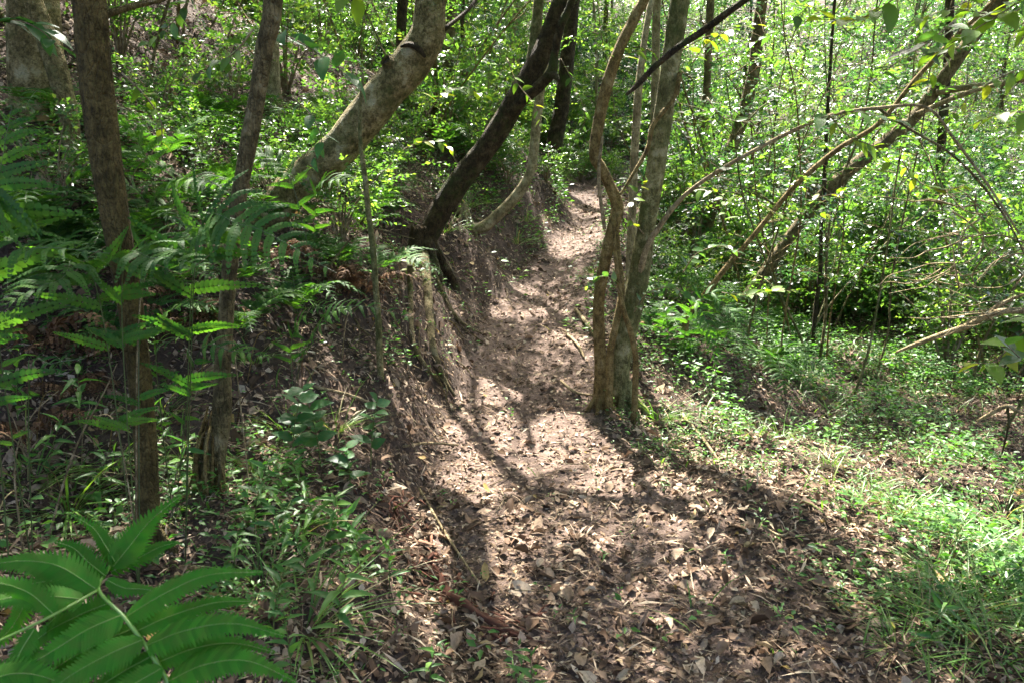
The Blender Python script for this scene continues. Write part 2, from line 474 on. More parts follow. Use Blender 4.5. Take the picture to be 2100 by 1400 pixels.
def tree(spec, bark, label, name="tree", category="tree", rise=6.5, branches=(), sides=12, rough=.09, lump=.08, base=True, group=None, crown=True):
    pts, rad = trunk_pts(spec, base, rise)
    root = empty(name, tuple(map(float, pts[0])), label, category, group)
    off = -np.array(pts[0])
    mb = MB()
    sd = rnd.randrange(999)
    tube(mb, np.array(pts) + off, rad, sides, max(14, int(len(pts) * 7)), rough, sd, 0, 0, True, lump)
    if base and rad[0] > .03 and abs(pts[0][2] - float(H(pts[0][0], pts[0][1]))) < .1:
        r0 = rad[1]; p0 = np.array(pts[0]) + off
        for k in range(6):
            th = k * 1.047 + U(-.35, .35); ln = r0 * U(2.2, 4.2)
            h = np.array([math.cos(th), math.sin(th), 0])
            gx = np.array(pts[0]) + h * ln
            e = np.array([gx[0], gx[1], float(H(gx[0], gx[1])) - .02]) + off
            tube(mb, [p0 + h * r0 * .35 + np.array([0, 0, r0 * 2.8 + .06]), p0 + h * r0 * .95 + np.array([0, 0, r0 * 1.1 + .06]), (p0 + h * r0 * 1.9 + e) / 2 + np.array([0, 0, .02]), e], [r0 * .45, r0 * .42, r0 * .3, r0 * .12], 7, 14, .15, sd + k)
    o = obj("trunk", mb.mesh("trunk", M_BARK[bark]), root)
    for bs in branches:
        bp, br = trunk_pts(bs[0], False, bs[1] if len(bs) > 1 else 0)
        b = MB()
        tube(b, np.array(bp) + off, br, 8, max(10, len(bp) * 6), rough, sd + 5, 0, 0, True, lump)
        obj("branch", b.mesh("branch", M_BARK[bs[2] if len(bs) > 2 else bark]), root)
    if crown and rise: TOPS.append((root, np.array(pts[-1]), np.array(pts[-3])))
    return root

# foreground, left
t1 = tree([(303, 1075, 2.6, 58), (302, 1000, 2.6, 52), (297, 900, 2.6, 50), (284, 760, 2.6, 50), (263, 600, 2.6, 55), (240, 467, 2.6, 57), (222, 350, 2.6, 60), (206, 233, 2.6, 64), (190, 90, 2.6, 63), (178, -30, 2.6, 62)],
     'brown', "straight brown trunk standing in the left foreground behind the large fern frond", lump=.03, rough=.05,
     branches=[([(205, 35, 2.6, 16), (265, 15, 2.7, 13), (340, -5, 2.9, 11), (420, -40, 3.1, 9)], 1.0)])
t2 = tree([(428, 1135, 2.95, 88), (426, 1060, 2.95, 62), (436, 950, 2.95, 56), (455, 850, 2.95, 46), (457, 750, 2.95, 38), (467, 600, 2.95, 35), (476, 500, 2.95, 35), (490, 400, 2.95, 34), (508, 300, 2.95, 36), (527, 200, 2.95, 37), (543, 100, 2.95, 40), (562, -20, 2.95, 42)],
     'grey', "grey trunk with shredded fibrous bark at its foot in the left foreground", lump=.05, rough=.1)
# shredded bark and roots at the foot of the grey trunk
base2 = np.array(t2.location)
for k in range(26):
    a, b = U(395, 475), U(830, 960)
    p0 = P(a * .35 + 440 * .65, b, 2.93 + U(-.05, .03)); p1 = P(a, b + U(60, 120), 2.9 + U(-.05, .04)); p2 = P(a + U(-35, 25), U(1060, 1150), 2.88 + U(-.06, .05))
    mb = MB(); tube(mb, np.array([p0, p1, p2]) - base2, [.004, .006, .004], 4, 8, .2, k)
    obj("bark_strip", mb.mesh("bark_strip", M_BARK['ochre' if k % 3 else 'grey']), t2)
for k in range(12):
    a = U(395, 450); p0 = P(a, U(1020, 1060), 2.88); p1 = P(a + U(-10, 40), U(1080, 1110), 2.82); p2 = P(a + U(-30, 70), U(1130, 1200), 2.78)
    mb = MB(); tube(mb, np.array([p0, p1, p2]) - base2, [.003, .004, .002], 5, 9, .1, k)
    obj("aerial_root", mb.mesh("aerial_root", M_BARK['ochre']), t2)

t3 = tree([(470, 545, 5.1, 96), (515, 490, 5.1, 84), (560, 432, 5.1, 80), (620, 372, 5.1, 78), (690, 308, 5.1, 76), (745, 245, 5.1, 76), (795, 185, 5.1, 74), (848, 125, 5.1, 74), (878, 70, 5.1, 68), (884, 0, 5.1, 62), (893, -60, 5.1, 58)],
     'mottled', "thick mottled trunk leaning right over the bank with a dark knot hole", rough=.08, lump=.06, sides=18, rise=7,
     branches=[([(912, 60, 5.1, 10), (960, 20, 5.3, 8), (990, -20, 5.5, 7)], .6, 'dark')])
def stub(root, px, py, Y, d, r, ln):
    p = P(px, py, Y) - np.array(root.location)
    d = unit(d)
    mb = MB(); tube(mb, [p - d * ln, p, p + d * ln * .5], [r * 1.25, r * 1.1, r * .85], 12, 8, .15, 4, cap=False)
    o = obj("knot_collar", mb.mesh("knot_collar", M_BARK['mottled']), root)
    mb = MB(); tube(mb, [p - d * ln * .2, p + d * ln * .12, p + d * ln * .3], [r * .8, r * .82, r * .7], 10, 4, .1, 3)
    obj("knot_hole", mb.mesh("knot_hole", M_HOLE), o)  # solid plug, its near-black colour stands in for shade inside the hole
stub(t3, 797, 130, 5.02, (-.55, -.6, .55), .042, .06)
mb = MB()
for k in range(5):
    a, b = 822 + k * 11, 92 + [0, -3, 0, 6, 14][k]
    mb.add(np.zeros((0, 3)))
tube(mb, np.array([P(822, 96, 5.0), P(838, 92, 4.975), (P(856, 100, 4.97)), P(872, 118, 4.985)]) - np.array(t3.location), [.008, .018, .02, .01], 8, 14, .3, 9)
obj("bark_scar", mb.mesh("bark_scar", M_BARK['dark']), t3)

t4 = tree([(868, 545, 6.4, 62), (872, 500, 6.4, 48), (905, 430, 6.4, 50), (935, 385, 6.4, 52), (975, 332, 6.4, 50), (1010, 285, 6.4, 48), (1052, 215, 6.4, 48), (1090, 150, 6.4, 44), (1120, 90, 6.4, 40), (1145, 20, 6.4, 34), (1165, -50, 6.4, 30)],
     'dark', "dark mossy trunk leaning right from the bank edge and forking near its top", rough=.12, lump=.08, sides=14,
     branches=[([(1040, 245, 6.38, 26), (1070, 208, 6.3, 24), (1105, 178, 6.25, 24), (1132, 148, 6.2, 22), (1138, 110, 6.2, 17), (1150, 55, 6.2, 18), (1178, -20, 6.2, 16)], 3.0),
               ([(1128, 150, 6.2, 18), (1140, 158, 6.15, 14), (1146, 166, 6.1, 6)], 0),
               ([(1080, 165, 6.45, 22), (1092, 110, 6.5, 22), (1100, 50, 6.55, 22), (1108, -40, 6.6, 22)], 3.5, 'mossy')])
def above(px, py, h):
    g = G(px, py); return g + SUN * (h / SUN[2])
shadow_limb = [above(1115, 1010, 4.1), above(1060, 975, 4.0), above(1000, 930, 3.8), above(950, 870, 3.6), above(905, 800, 3.4), above(885, 760, 3.3)]
shadow_limb = [np.array([.52, 6.4, 4.55])] + shadow_limb
mb = MB(); tube(mb, np.array(shadow_limb) - np.array(t4.location), [.035, .04, .042, .04, .036, .03, .02], 9, 40, .1, 5)
obj("branch", mb.mesh("branch", M_BARK['dark']), t4)  # unseen added limb, laid along sun rays to cast the path's shadow band
shadow_vine = [above(1090, 925, 4.1), above(1084, 880, 3.7), above(1076, 830, 3.25), above(1074, 790, 2.95)]
mb = MB(); tube(mb, np.array(shadow_vine) - np.array(t4.location), [.02, .019, .017, .012], 7, 16, .1, 5)
obj("branch", mb.mesh("branch", M_BARK['dark']), t4)  # vine added above the view, hung to cast the narrow shadow stripe
for spec, w in (([(868, 520, 6.3), (872, 590, 6.15), (878, 660, 5.85), (884, 715, 5.6), (905, 770, 5.35), (930, 815, 5.15)], (22, 18, 16, 13, 10, 5)),
                ([(880, 540, 6.2), (905, 600, 6.0), (935, 655, 5.85), (985, 690, 5.7)], (12, 10, 8, 4)),
                ([(862, 540, 6.2), (838, 600, 6.0), (842, 690, 5.6), (860, 740, 5.4), (905, 790, 5.2)], (10, 9, 10, 9, 5))):
    mb = MB()
    pp = []
    for (a, b, Y) in spec:
        p = G(a, b)
        p = p + ground_n(p[:1], p[1:2])[0] * .015
        pp.append(p if len(pp) else P(a, b, Y))
    pp[0] = pp[0] if abs(pp[0][1] - pp[1][1]) < .8 else pp[1] + np.array([0, 0, .15])
    tube(mb, np.array(pp) - np.array(t4.location), [v / FPX * Y * .5 for v, (a, b, Y) in zip(w, spec)], 8, 24, .15, 3)
    obj("exposed_root", mb.mesh("exposed_root", M_BARK['grey']), t4)

tree([(950, 492, 7.6, 26), (985, 468, 7.6, 24), (1022, 440, 7.6, 24), (1060, 400, 7.6, 24), (1085, 360, 7.6, 22), (1094, 315, 7.6, 21), (1100, 250, 7.6, 20), (1108, 195, 7.6, 18), (1118, 130, 7.6, 16), (1128, 60, 7.7, 15), (1140, -30, 7.8, 14)],
     'pale', "slender pale trunk curving up from the bank behind the dark leaning trunk")
tree([(1118, 400, 12.2, 36), (1124, 345, 12.2, 33), (1138, 290, 12.2, 33), (1150, 230, 12.2, 32), (1158, 170, 12.2, 28), (1170, 60, 12.2, 26), (1182, -40, 12.2, 24)],
     'dark', "dark brown trunk on the left edge where the path reaches its top")
# right-hand clump beside the path
t7 = tree([(1278, 835, 4.95, 44), (1270, 775, 4.95, 44), (1277, 710, 4.95, 42), (1293, 640, 4.95, 46), (1312, 560, 4.95, 44), (1325, 470, 4.95, 40), (1342, 360, 4.95, 42), (1362, 220, 4.95, 40), (1378, 110, 4.95, 40), (1398, -20, 4.95, 40)],
     'mossy', "pale mossy trunk of the clump standing right beside the path", rough=.07, lump=.06, sides=14,
     branches=[([(1310, 575, 4.93, 18), (1325, 512, 4.86, 15), (1350, 468, 4.8, 12), (1400, 405, 4.72, 10), (1475, 350, 4.6, 9), (1560, 302, 4.5, 9), (1640, 262, 4.4, 8), (1705, 236, 4.3, 8), (1800, 222, 4.2, 7), (1900, 221, 4.1, 6), (1960, 290, 4.05, 6), (2030, 385, 4.0, 5), (2090, 480, 3.95, 4)], 0, 'dead'),
               ([(1800, 222, 4.2, 6), (1870, 268, 4.15, 6), (1945, 312, 4.1, 5), (2010, 375, 4.1, 5), (2070, 460, 4.1, 4), (2110, 540, 4.1, 3)], 0, 'grey'),
               ([(1395, 150, 4.9, 11), (1383, 200, 4.85, 10), (1340, 255, 4.8, 10), (1328, 305, 4.78, 9), (1300, 355, 4.76, 7), (1272, 400, 4.75, 5)], 0, 'ochre')])
tree([(1232, 770, 4.85, 30), (1230, 700, 4.85, 25), (1228, 620, 4.85, 24), (1240, 540, 4.85, 24), (1256, 470, 4.85, 25), (1266, 425, 4.85, 27), (1250, 380, 4.85, 22), (1233, 345, 4.85, 22), (1220, 318, 4.85, 24), (1228, 250, 4.85, 24), (1246, 170, 4.85, 24), (1275, 90, 4.85, 23), (1305, 30, 4.85, 22), (1330, -40, 4.85, 20)],
     'ochre', "kinked ochre stem at the left side of the clump beside the path", rough=.06,
     branches=[([(1240, 470, 4.83, 9), (1232, 410, 4.8, 8), (1228, 350, 4.78, 7), (1236, 280, 4.75, 5)], 0, 'dead')])
tree([(1250, 790, 4.75, 16), (1252, 720, 4.75, 16), (1268, 640, 4.75, 14), (1275, 590, 4.78, 13), (1268, 520, 4.8, 11), (1264, 440, 4.82, 9)],
     'ochre', "thin brown stem between the kinked stem and the mossy trunk", rise=0, crown=False, sides=8)
tree([(1302, 815, 4.7, 14), (1304, 740, 4.7, 13), (1296, 690, 4.7, 13), (1280, 640, 4.7, 12), (1270, 590, 4.72, 11), (1262, 520, 4.72, 9), (1258, 455, 4.74, 7)],
     'ochre', "thin vine stem crossing in front of the mossy trunk's foot", name="vine", category="vine", rise=0, crown=False, sides=8)
tree([(1292, 560, 5.6, 20), (1296, 450, 5.6, 18), (1300, 350, 5.6, 18), (1304, 260, 5.6, 17), (1310, 180, 5.6, 15), (1325, 60, 5.7, 14), (1345, -40, 5.8, 13)],
     'pale', "thin whitish trunk just behind the clump beside the path", sides=8)
tree([(1332, 420, 8.5, 20), (1336, 340, 8.5, 20), (1342, 270, 8.5, 18), (1344, 150, 8.5, 17), (1350, -40, 8.5, 16)],
     'pale', "smooth whitish trunk half hidden behind the pale mossy trunk", sides=8)
tree([(1285, 195, 4.1, 7), (1310, 172, 4.1, 12), (1345, 135, 4.08, 13), (1390, 98, 4.05, 13), (1440, 65, 4.0, 13), (1490, 28, 3.9, 13), (1545, -12, 3.8, 12), (1640, -80, 3.6, 12)],
     'dark', "dark dead branch slanting down from the top right of the clump", name="dead_branch", category="branch", rise=0, base=False, crown=False, sides=8)
tree([(1408, 655, 6.1, 14), (1440, 612, 6.1, 13), (1490, 548, 6.1, 13), (1540, 490, 6.1, 12), (1590, 428, 6.1, 12), (1640, 372, 6.1, 12), (1720, 305, 6.1, 11), (1800, 255, 6.1, 10), (1880, 160, 6.1, 10), (1960, 75, 6.1, 9), (2060, -30, 6.1, 8)],
     'ochre', "long thin pale stem leaning right across the leaning trunk", sides=8)
tree([(1480, 690, 8.6, 26), (1515, 640, 8.6, 30), (1565, 565, 8.6, 28), (1620, 485, 8.6, 27), (1680, 410, 8.6, 27), (1740, 350, 8.6, 28), (1810, 295, 8.6, 28), (1875, 240, 8.6, 27), (1925, 175, 8.6, 26), (1970, 110, 8.6, 27), (2020, 40, 8.6, 32), (2080, -40, 8.6, 30)],
     'grey', "thick leaning brown trunk rising from the ferns to the top right corner", rough=.1,
     branches=[([(1920, 190, 8.55, 16), (1980, 180, 8.4, 14), (2050, 172, 8.2, 12), (2130, 150, 8.0, 11)], 0, 'pale'),
               ([(1880, 235, 8.5, 12), (1960, 200, 8.3, 11), (2030, 178, 8.2, 10), (2120, 160, 8.0, 9)], 0, 'dead'),
               ([(1655, 440, 8.55, 18), (1662, 400, 8.5, 18), (1664, 355, 8.45, 16), (1640, 320, 8.4, 12)], 0)])
tree([(1425, 540, 10.5, 26), (1440, 500, 10.5, 26), (1462, 425, 10.5, 24), (1490, 330, 10.5, 24), (1520, 250, 10.5, 24), (1545, 150, 10.5, 26), (1555, 60, 10.5, 24), (1566, -40, 10.5, 22)],
     'grey', "grey brown trunk leaning slightly right in the middle distance behind the clump")
tree([(1408, 530, 11.5, 18), (1424, 440, 11.5, 18), (1438, 330, 11.5, 16), (1448, 200, 11.5, 16), (1460, -40, 11.5, 15)],
     'grey', "thin dim trunk just left of the grey brown leaning trunk", sides=8)
tree([(1665, 715, 8.4, 9), (1672, 640, 8.4, 9), (1682, 560, 8.4, 9), (1684, 470, 8.4, 8), (1690, 380, 8.4, 8), (1696, 250, 8.4, 7), (1705, 100, 8.4, 6), (1715, -30, 8.4, 6)],
     'dark', "dark thin sapling stem standing in the grass right of the leaning trunk", name="sapling", rise=5, sides=6)
tree([(1918, 660, 11, 24), (1920, 560, 11, 22), (1922, 450, 11, 20), (1930, 300, 11, 18), (1945, 100, 11, 18), (1950, -40, 11, 17)],
     'dark', "dark upright trunk in the shrubs at the far right", sides=8)
# bare dead limbs, far right
tree([(1838, 722, 5.2, 5), (1880, 705, 5.1, 10), (1935, 685, 5.0, 13), (1985, 668, 4.9, 14), (2030, 645, 4.8, 15), (2075, 637, 4.75, 15), (2150, 640, 4.7, 16)],
     'dead', "bare dead branch reaching in low from the right edge", name="dead_branch", category="branch", rise=0, base=False, crown=False, sides=8,
     branches=[([(2020, 652, 4.82, 9), (2050, 625, 4.8, 8), (2110, 600, 4.7, 7)], 0)])
tree([(2005, 862, 4.2, 6), (2030, 848, 4.15, 9), (2066, 832, 4.1, 10), (2085, 842, 4.1, 8), (2130, 858, 4.0, 8)],
     'dead', "short bent dead branch at the right edge above the bright grass", name="dead_branch", category="branch", rise=0, base=False, crown=False, sides=7,
     branches=[([(2066, 834, 4.1, 6), (2068, 870, 4.12, 5), (2055, 930, 4.2, 4)], 0, 'dark')])
# left, back
t17 = tree([(85, 560, 5.0, 120), (82, 430, 5.0, 112), (78, 300, 5.0, 110), (74, 180, 5.0, 105), (70, 80, 5.0, 100), (66, -40, 5.0, 96)],
     'mottled', "broad grey trunk behind the ferns at the far left edge", sides=16, rough=.08)
tree([(150, 520, 4.7, 42), (150, 420, 4.7, 40), (148, 320, 4.7, 40), (140, 230, 4.7, 40), (118, 140, 4.7, 42), (92, 70, 4.7, 40), (66, 0, 4.7, 38), (50, -50, 4.7, 36)],
     'mottled', "lichen-spotted limb bending left across the broad grey trunk", sides=12)
tree([(580, 330, 7.6, 52), (566, 270, 7.6, 40), (560, 200, 7.6, 36), (555, 120, 7.6, 34), (556, 20, 7.6, 32), (560, -40, 7.6, 30)],
     'pale', "pale trunk just right of the grey trunk on the upper bank", sides=10)
for spec, bark, lab in (
    ([(832, 330, 9.5, 26), (828, 270, 9.5, 24), (824, 200, 9.5, 22), (822, 100, 9.5, 22), (828, -40, 9.5, 20)], 'dark', "short dark trunk seen under the mottled leaning trunk"),
    ([(868, 400, 9.0, 14), (872, 340, 9.0, 13), (882, 280, 9.0, 12), (893, 200, 9.0, 11), (890, 60, 9.0, 10), (900, -30, 9, 9)], 'brown', "thin brown stem between the two leaning trunks, left of its grey neighbour"),
    ([(898, 370, 9.8, 34), (906, 300, 9.8, 26), (914, 230, 9.8, 24), (920, 120, 9.8, 22), (930, -40, 9.8, 20)], 'grey', "grey trunk half hidden behind the dark mossy leaning trunk"),
    ([(960, 300, 11, 9), (955, 250, 11, 9), (950, 200, 11, 8), (948, 60, 11, 8), (950, -30, 11, 7)], 'dark', "very thin dark stem behind the gap between the leaning trunks"),
    ([(1032, 260, 13, 18), (1040, 180, 13, 17), (1052, 100, 13, 16), (1062, 0, 13, 15), (1068, -40, 13, 15)], 'pale', "pale distant trunk left of the dark mossy trunk's fork")):
    tree(spec, bark, lab, sides=8)
tree([(786, 895, 4.25, 17), (783, 820, 4.25, 16), (779, 740, 4.25, 15), (776, 660, 4.25, 14), (770, 580, 4.25, 13), (765, 510, 4.25, 13), (755, 430, 4.25, 12), (748, 360, 4.25, 11), (740, 300, 4.25, 9), (738, 230, 4.25, 7), (745, 150, 4.25, 6)],
     'mossy', "slender upright pale green sapling pole on the left bank", name="sapling", rise=0, crown=False, sides=8, rough=.03, lump=.04)

# ------------------------------------------------------------------ foliage builders
def sprays(mb, p0, d, n, L, per, ll, lw, tpl=LEAF4, m=0, droop=.25, mtwig=None, jit=.35, ang=(.7, 1.25), vari=None):
    """S twigs each bearing `per` leaves in two rows"""
    p0, d, n = np.asarray(p0, float), unit(d), unit(n)
    Sn = len(p0)
    side = unit(np.cross(d, n)); n = np.cross(side, d)
    L = np.broadcast_to(L, (Sn,))
    B, D, N_, V = [], [], [], []
    v0 = U(0, 1, Sn) if vari is None else vari
    for j in range(per):
        f = (j + .6) / per
        b = p0 + d * (L * f)[:, None] - np.array([0, 0, 1.0]) * (droop * L * f * f)[:, None]
        a = U(ang[0], ang[1], Sn) * (1 if j < per - 1 else .1)
        sg = (1 if j % 2 else -1)
        ld = d * np.cos(a)[:, None] + side * (sg * np.sin(a))[:, None] + RNG.normal(0, jit * .6, (Sn, 3)) - np.array([0, 0, droop * .5])
        B.append(b); D.append(ld); N_.append(n + RNG.normal(0, jit, (Sn, 3))); V.append((v0 + U(-.15, .15, Sn)) % 1)
    B, D, N_, V = map(np.concatenate, (B, D, N_, V))
    k = len(B)
    s = U(.65, 1.2, k)
    leaves(mb, B, D, N_, ll * s, lw * s, tpl, V, m)
    if mtwig is not None:
        for i in range(Sn):
            q = [p0[i] - d[i] * .03, p0[i] + d[i] * L[i] * .5 - np.array([0, 0, droop * L[i] * .25]), p0[i] + d[i] * L[i] - np.array([0, 0, droop * L[i]])]
            tube(mb, q, [.003, .0022, .001], 3, None, m=mtwig, cap=False)

def rand_dirs(n, up=.0):
    v = RNG.normal(0, 1, (n, 3)); v[:, 2] = v[:, 2] * .5 + up
    return unit(v)

def upn(n, spread=.5):
    v = RNG.normal(0, spread, (n, 3)); v[:, 2] += 1
    return unit(v)

# ------------------------------------------------------------------ out-of-view crowns: leaf sprays placed for their shade, dropped over the sun flecks
# sun flecks: (px, py, rx, ry) of the sunlit openings, on the ground as the photograph shows them
LIT = [(1010, 800, 70, 45), (1150, 890, 80, 60), (1020, 900, 70, 50), (960, 960, 40, 60), (930, 760, 60, 50), (880, 860, 60, 70),
       (1180, 480, 60, 45), (1190, 420, 50, 40), (1050, 590, 45, 18), (1180, 700, 60, 25), (1120, 640, 50, 14),
       (1390, 880, 130, 70), (1470, 960, 120, 60), (1700, 960, 140, 50), (1950, 1010, 180, 100), (1800, 1060, 120, 50), (2050, 1150, 120, 90),
       (1700, 730, 130, 60), (1900, 760, 180, 60), (1640, 940, 70, 30),
       (1470, 1310, 70, 45), (1230, 1270, 60, 30), (1170, 1100, 60, 30), (1060, 1050, 60, 30), (960, 1130, 70, 50), (1330, 1040, 80, 25), (1000, 1000, 60, 25),
       (1500, 1180, 80, 25), (1600, 1130, 60, 25), (860, 1060, 40, 60), (1750, 1180, 80, 30), (1250, 970, 70, 30),
       (700, 720, 90, 70), (800, 800, 70, 60), (560, 950, 60, 40), (760, 640, 60, 50), (640, 560, 70, 50), (960, 560, 60, 50), (900, 640, 50, 40),
       (330, 640, 60, 40), (600, 420, 90, 50), (370, 380, 90, 60), (1000, 400, 120, 60), (430, 520, 50, 40), (640, 880, 50, 40), (700, 1150, 40, 60), (1040, 1250, 50, 20), (900, 1230, 60, 20)]
_g = random.Random(4)
for _ in range(75):                                                # small flecks over the shaded near part of the path
    _r = _g.uniform(10, 34); LIT.append((_g.uniform(840, 1950), _g.uniform(1000, 1390), _r * 1.3, _r * .62))
LIT = np.array(LIT, float); LIT[:, 2:] *= .74
LIT[(LIT[:, 1] > 990) & (LIT[:, 0] < 1650), 2:] *= .7
def shadow_xy(c):
    z = H(c[:, 0], c[:, 1], False)
    for _ in range(5):
        k = (c[:, 2] - z) / SUN[2]
        x, y = c[:, 0] - SUN[0] * k, c[:, 1] - SUN[1] * k
        z = H(x, y, False)
    return x, y, z
def shade_keep(c, d, ln):  # keeps a spray by where its shadow lands, so the flecks stay sunlit
    lit = np.zeros(len(c), bool)
    for f_ in (0.0, .5, 1.0):
        q = c + d * (ln * f_)[:, None] - np.array([0, 0, .3]) * (ln * f_ * f_)[:, None]
        x, y, z = shadow_xy(q)
        px, py = pix(np.stack([x, y, z], -1))
        f = ((px[:, None] - LIT[None, :, 0]) / LIT[None, :, 2]) ** 2 + ((py[:, None] - LIT[None, :, 1]) / LIT[None, :, 3]) ** 2
        lit |= (f.min(1) < 1.55) & (y > 1.2)
    p = np.where(lit, .0, 1.0)
    far = sstep(6.5, 10, y) * sstep(.9, 2.2, np.abs(x - xc(y)))
    far = np.maximum(far, sstep(5.0, 7.0, y) * sstep(-2.4, -3.4, x))
    p = p * (1 - .8 * far)   # thinner over the far forest
    p = p * np.where((px > 1300) & (y > 4.5), .5, 1.0)
    return U(0, 1, len(c)) < p
NC = 26000
cx_, cy_ = U(-12, 7.5, NC), U(1.0, 24, NC)
cz_ = H(cx_, cy_, False) + 3.3 + 3.9 * U(0, 1, NC) ** .8 + .6 * vnoise(cx_ * .5, cy_ * .5, 31)
cc = np.stack([cx_, cy_, cz_], -1)
cdir, clen = rand_dirs(NC, -.05), U(.35, .6, NC)
_x, _y = pix(cc)
ok = ~((_y > -60) & (cc[:, 1] < 12.5)) & shade_keep(cc, cdir, clen)
cc, cdir, clen = cc[ok], cdir[ok], clen[ok]
tops = np.array([t[1] for t in TOPS])
own = np.argmin(((cc[:, None, :2] - tops[None, :, :2]) ** 2).sum(-1), 1)
for k, (root, top, sub_) in enumerate(TOPS):
    sel = own == k; mine = cc[sel]
    o3 = np.array(root.location)
    if not len(mine): continue
    mb = MB()
    sprays(mb, mine - o3, cdir[sel], upn(len(mine), .35), clen[sel], 11, .115, .062, LEAF4, droop=.3)
    obj("crown", mb.mesh("crown", M_CANOPY), root)
    mb = MB()
    for c in mine[:: max(1, len(mine) // 14)][:14]:
        a = sub_ + (top - sub_) * U(0, 1)
        mid = (a + c) / 2 + np.array([U(-.3, .3), U(-.3, .3), U(.1, .5)])
        q = catmull([a, mid, c], 14)
        x, y, z = shadow_xy(q)
        px, py = pix(np.stack([x, y, z], -1))
        f = ((px[:, None] - LIT[None, :, 0]) / LIT[None, :, 2]) ** 2 + ((py[:, None] - LIT[None, :, 1]) / LIT[None, :, 3]) ** 2
        if ((f.min(1) < 1.2) & (y > 1.2)).sum() > 1: continue
        tube(mb, np.array([a, mid, c]) - o3, [.03, .02, .008], 6, 9, .1, k)
    if mb.n: obj("limb", mb.mesh("limb", M_BARK['grey']), root)

# ------------------------------------------------------------------ background trees and shrubs
def tree_template(seed, h, r, nspray, z0=.18, mat=M_LEAF, bark='grey', tr=.06, ll=.078, lw=.042):
    g = random.Random(seed)
    mb = MB()
    pts = [np.array([0, 0, -.15])]
    d = np.array([g.uniform(-.12, .12), g.uniform(-.12, .12), 1.0])
    while pts[-1][2] < h * .93:
        d = unit(d + np.array([g.uniform(-.12, .12), g.uniform(-.12, .12), .15])); pts.append(pts[-1] + d * .8)
    pts = np.array(pts)
    tube(mb, pts, np.linspace(tr, .012, len(pts)), 7, len(pts) * 3, .08, seed)
    nb = 13
    A, C = [], []
    for k in range(nb):
        f = z0 + (1 - z0) * (k + .5) / nb
        a = pts[min(int(f * (len(pts) - 1)), len(pts) - 1)]
        th = k * 2.4 + g.uniform(-.5, .5)
        ln = r * (1.15 - .75 * f) * g.uniform(.6, 1.1)
        e = a + np.array([math.cos(th) * ln, math.sin(th) * ln, ln * g.uniform(.1, .6)])
        mid = (a + e) / 2 + np.array([0, 0, .12 * ln])
        tube(mb, [a, mid, e], [tr * .3, tr * .2, .005], 5, 7, .05, k)
        A.append(a); C.append(e)
    trunk = mb.mesh("trunk", M_BARK[bark])
    A, C = np.array(A), np.array(C)
    w = RNG.integers(0, nb, nspray)
    u = U(.25, 1.1, nspray)
    p = A[w] + (C[w] - A[w]) * u[:, None] + RNG.normal(0, .24, (nspray, 3)) * np.array([1, 1, .8])
    dd = unit(C[w] - A[w] + RNG.normal(0, .55, (nspray, 3)))
    mb = MB()
    sprays(mb, p, dd, upn(nspray, .45), U(.3, .6, nspray), 10, ll, lw, LEAF4, droop=.3)
    return trunk, mb.mesh("crown", mat)

M_LEAF2 = leaf_mat("bright forest leaf", [(0, (.026, .08, .026)), (.4, (.05, .135, .034)), (.75, (.095, .19, .045)), (1, (.18, .24, .06))])
M_LEAF3 = leaf_mat("bluish forest leaf", [(0, (.014, .05, .026)), (.5, (.028, .09, .04)), (1, (.06, .14, .06))], (1.3, 1.6, .8), .38, .25, .8)
TT = [tree_template(40 + k, [7.5, 6.5, 8.5, 5.5, 7, 9][k], [1.7, 1.5, 1.9, 1.4, 1.8, 2][k], [680, 600, 760, 520, 680, 820][k], [.12, .08, .2, .05, .1, .25][k],
                    [M_LEAF, M_LEAF2, M_LEAF3, M_LEAF2, M_LEAF, M_LEAF3][k], ['grey', 'pale', 'brown', 'dark', 'mossy', 'pale'][k], [.06, .05, .07, .04, .06, .075][k]) for k in range(6)]
KIND = ["slender grey", "pale thin", "brown-barked", "dark bushy young", "mossy", "tall pale"]
LAND = [(50, "broad grey trunk at the far left"), (245, "brown foreground trunk"), (370, "bank between the foreground trunks"), (495, "grey foreground trunk"), (640, "mottled leaning trunk"),
        (765, "slender sapling pole"), (900, "dark leaning trunk"), (1080, "curving pale trunk"), (1190, "path's top end"), (1270, "kinked ochre stem"), (1365, "pale mossy trunk"), (1490, "grey brown trunk"),
        (1590, "long thin pale stem"), (1690, "dark thin sapling stem"), (1790, "thick leaning brown trunk"), (1920, "dark upright trunk"), (2060, "drooping stem at the right edge")]
ORD = ["nearest", "second nearest", "third nearest", "fourth nearest", "fifth nearest", "sixth nearest", "seventh nearest", "eighth nearest", "ninth nearest", "tenth nearest"]
SCATTER = []
def label_scatter():
    cells = {}
    for r, kind, noun in SCATTER:
        px = float(pix(np.array(r.location))[0])
        land = "left picture edge" if px < -40 else "right picture edge" if px > 2140 else min(LAND, key=lambda a: abs(a[0] - px))[1]
        cells.setdefault((kind, noun, land), []).append(r)
    for (kind, noun, land), rs in cells.items():
        rs.sort(key=lambda r: r.location[1])
        rel = "beyond the" if "edge" in land else "behind the"
        for i, r in enumerate(rs):
            r["label"] = f"{kind} {noun} {rel} {land}" if len(rs) == 1 else f"{ORD[min(i, 9)]} {kind} {noun} {rel} {land}"
def place_tree(k, x, y, label, group, s=1.0):
    z = float(H(x, y, False))
    r = empty("forest_tree", (x, y, z), label, "tree", group)
    r.rotation_euler = (0, 0, float(U(0, 6.28))); r.scale = (s, s, s * float(U(.9, 1.15)))
    obj("trunk", TT[k][0], r); obj("crown", TT[k][1], r); SCATTER.append((r, KIND[k], "tree"))
ntree = 0
yv = 12.8
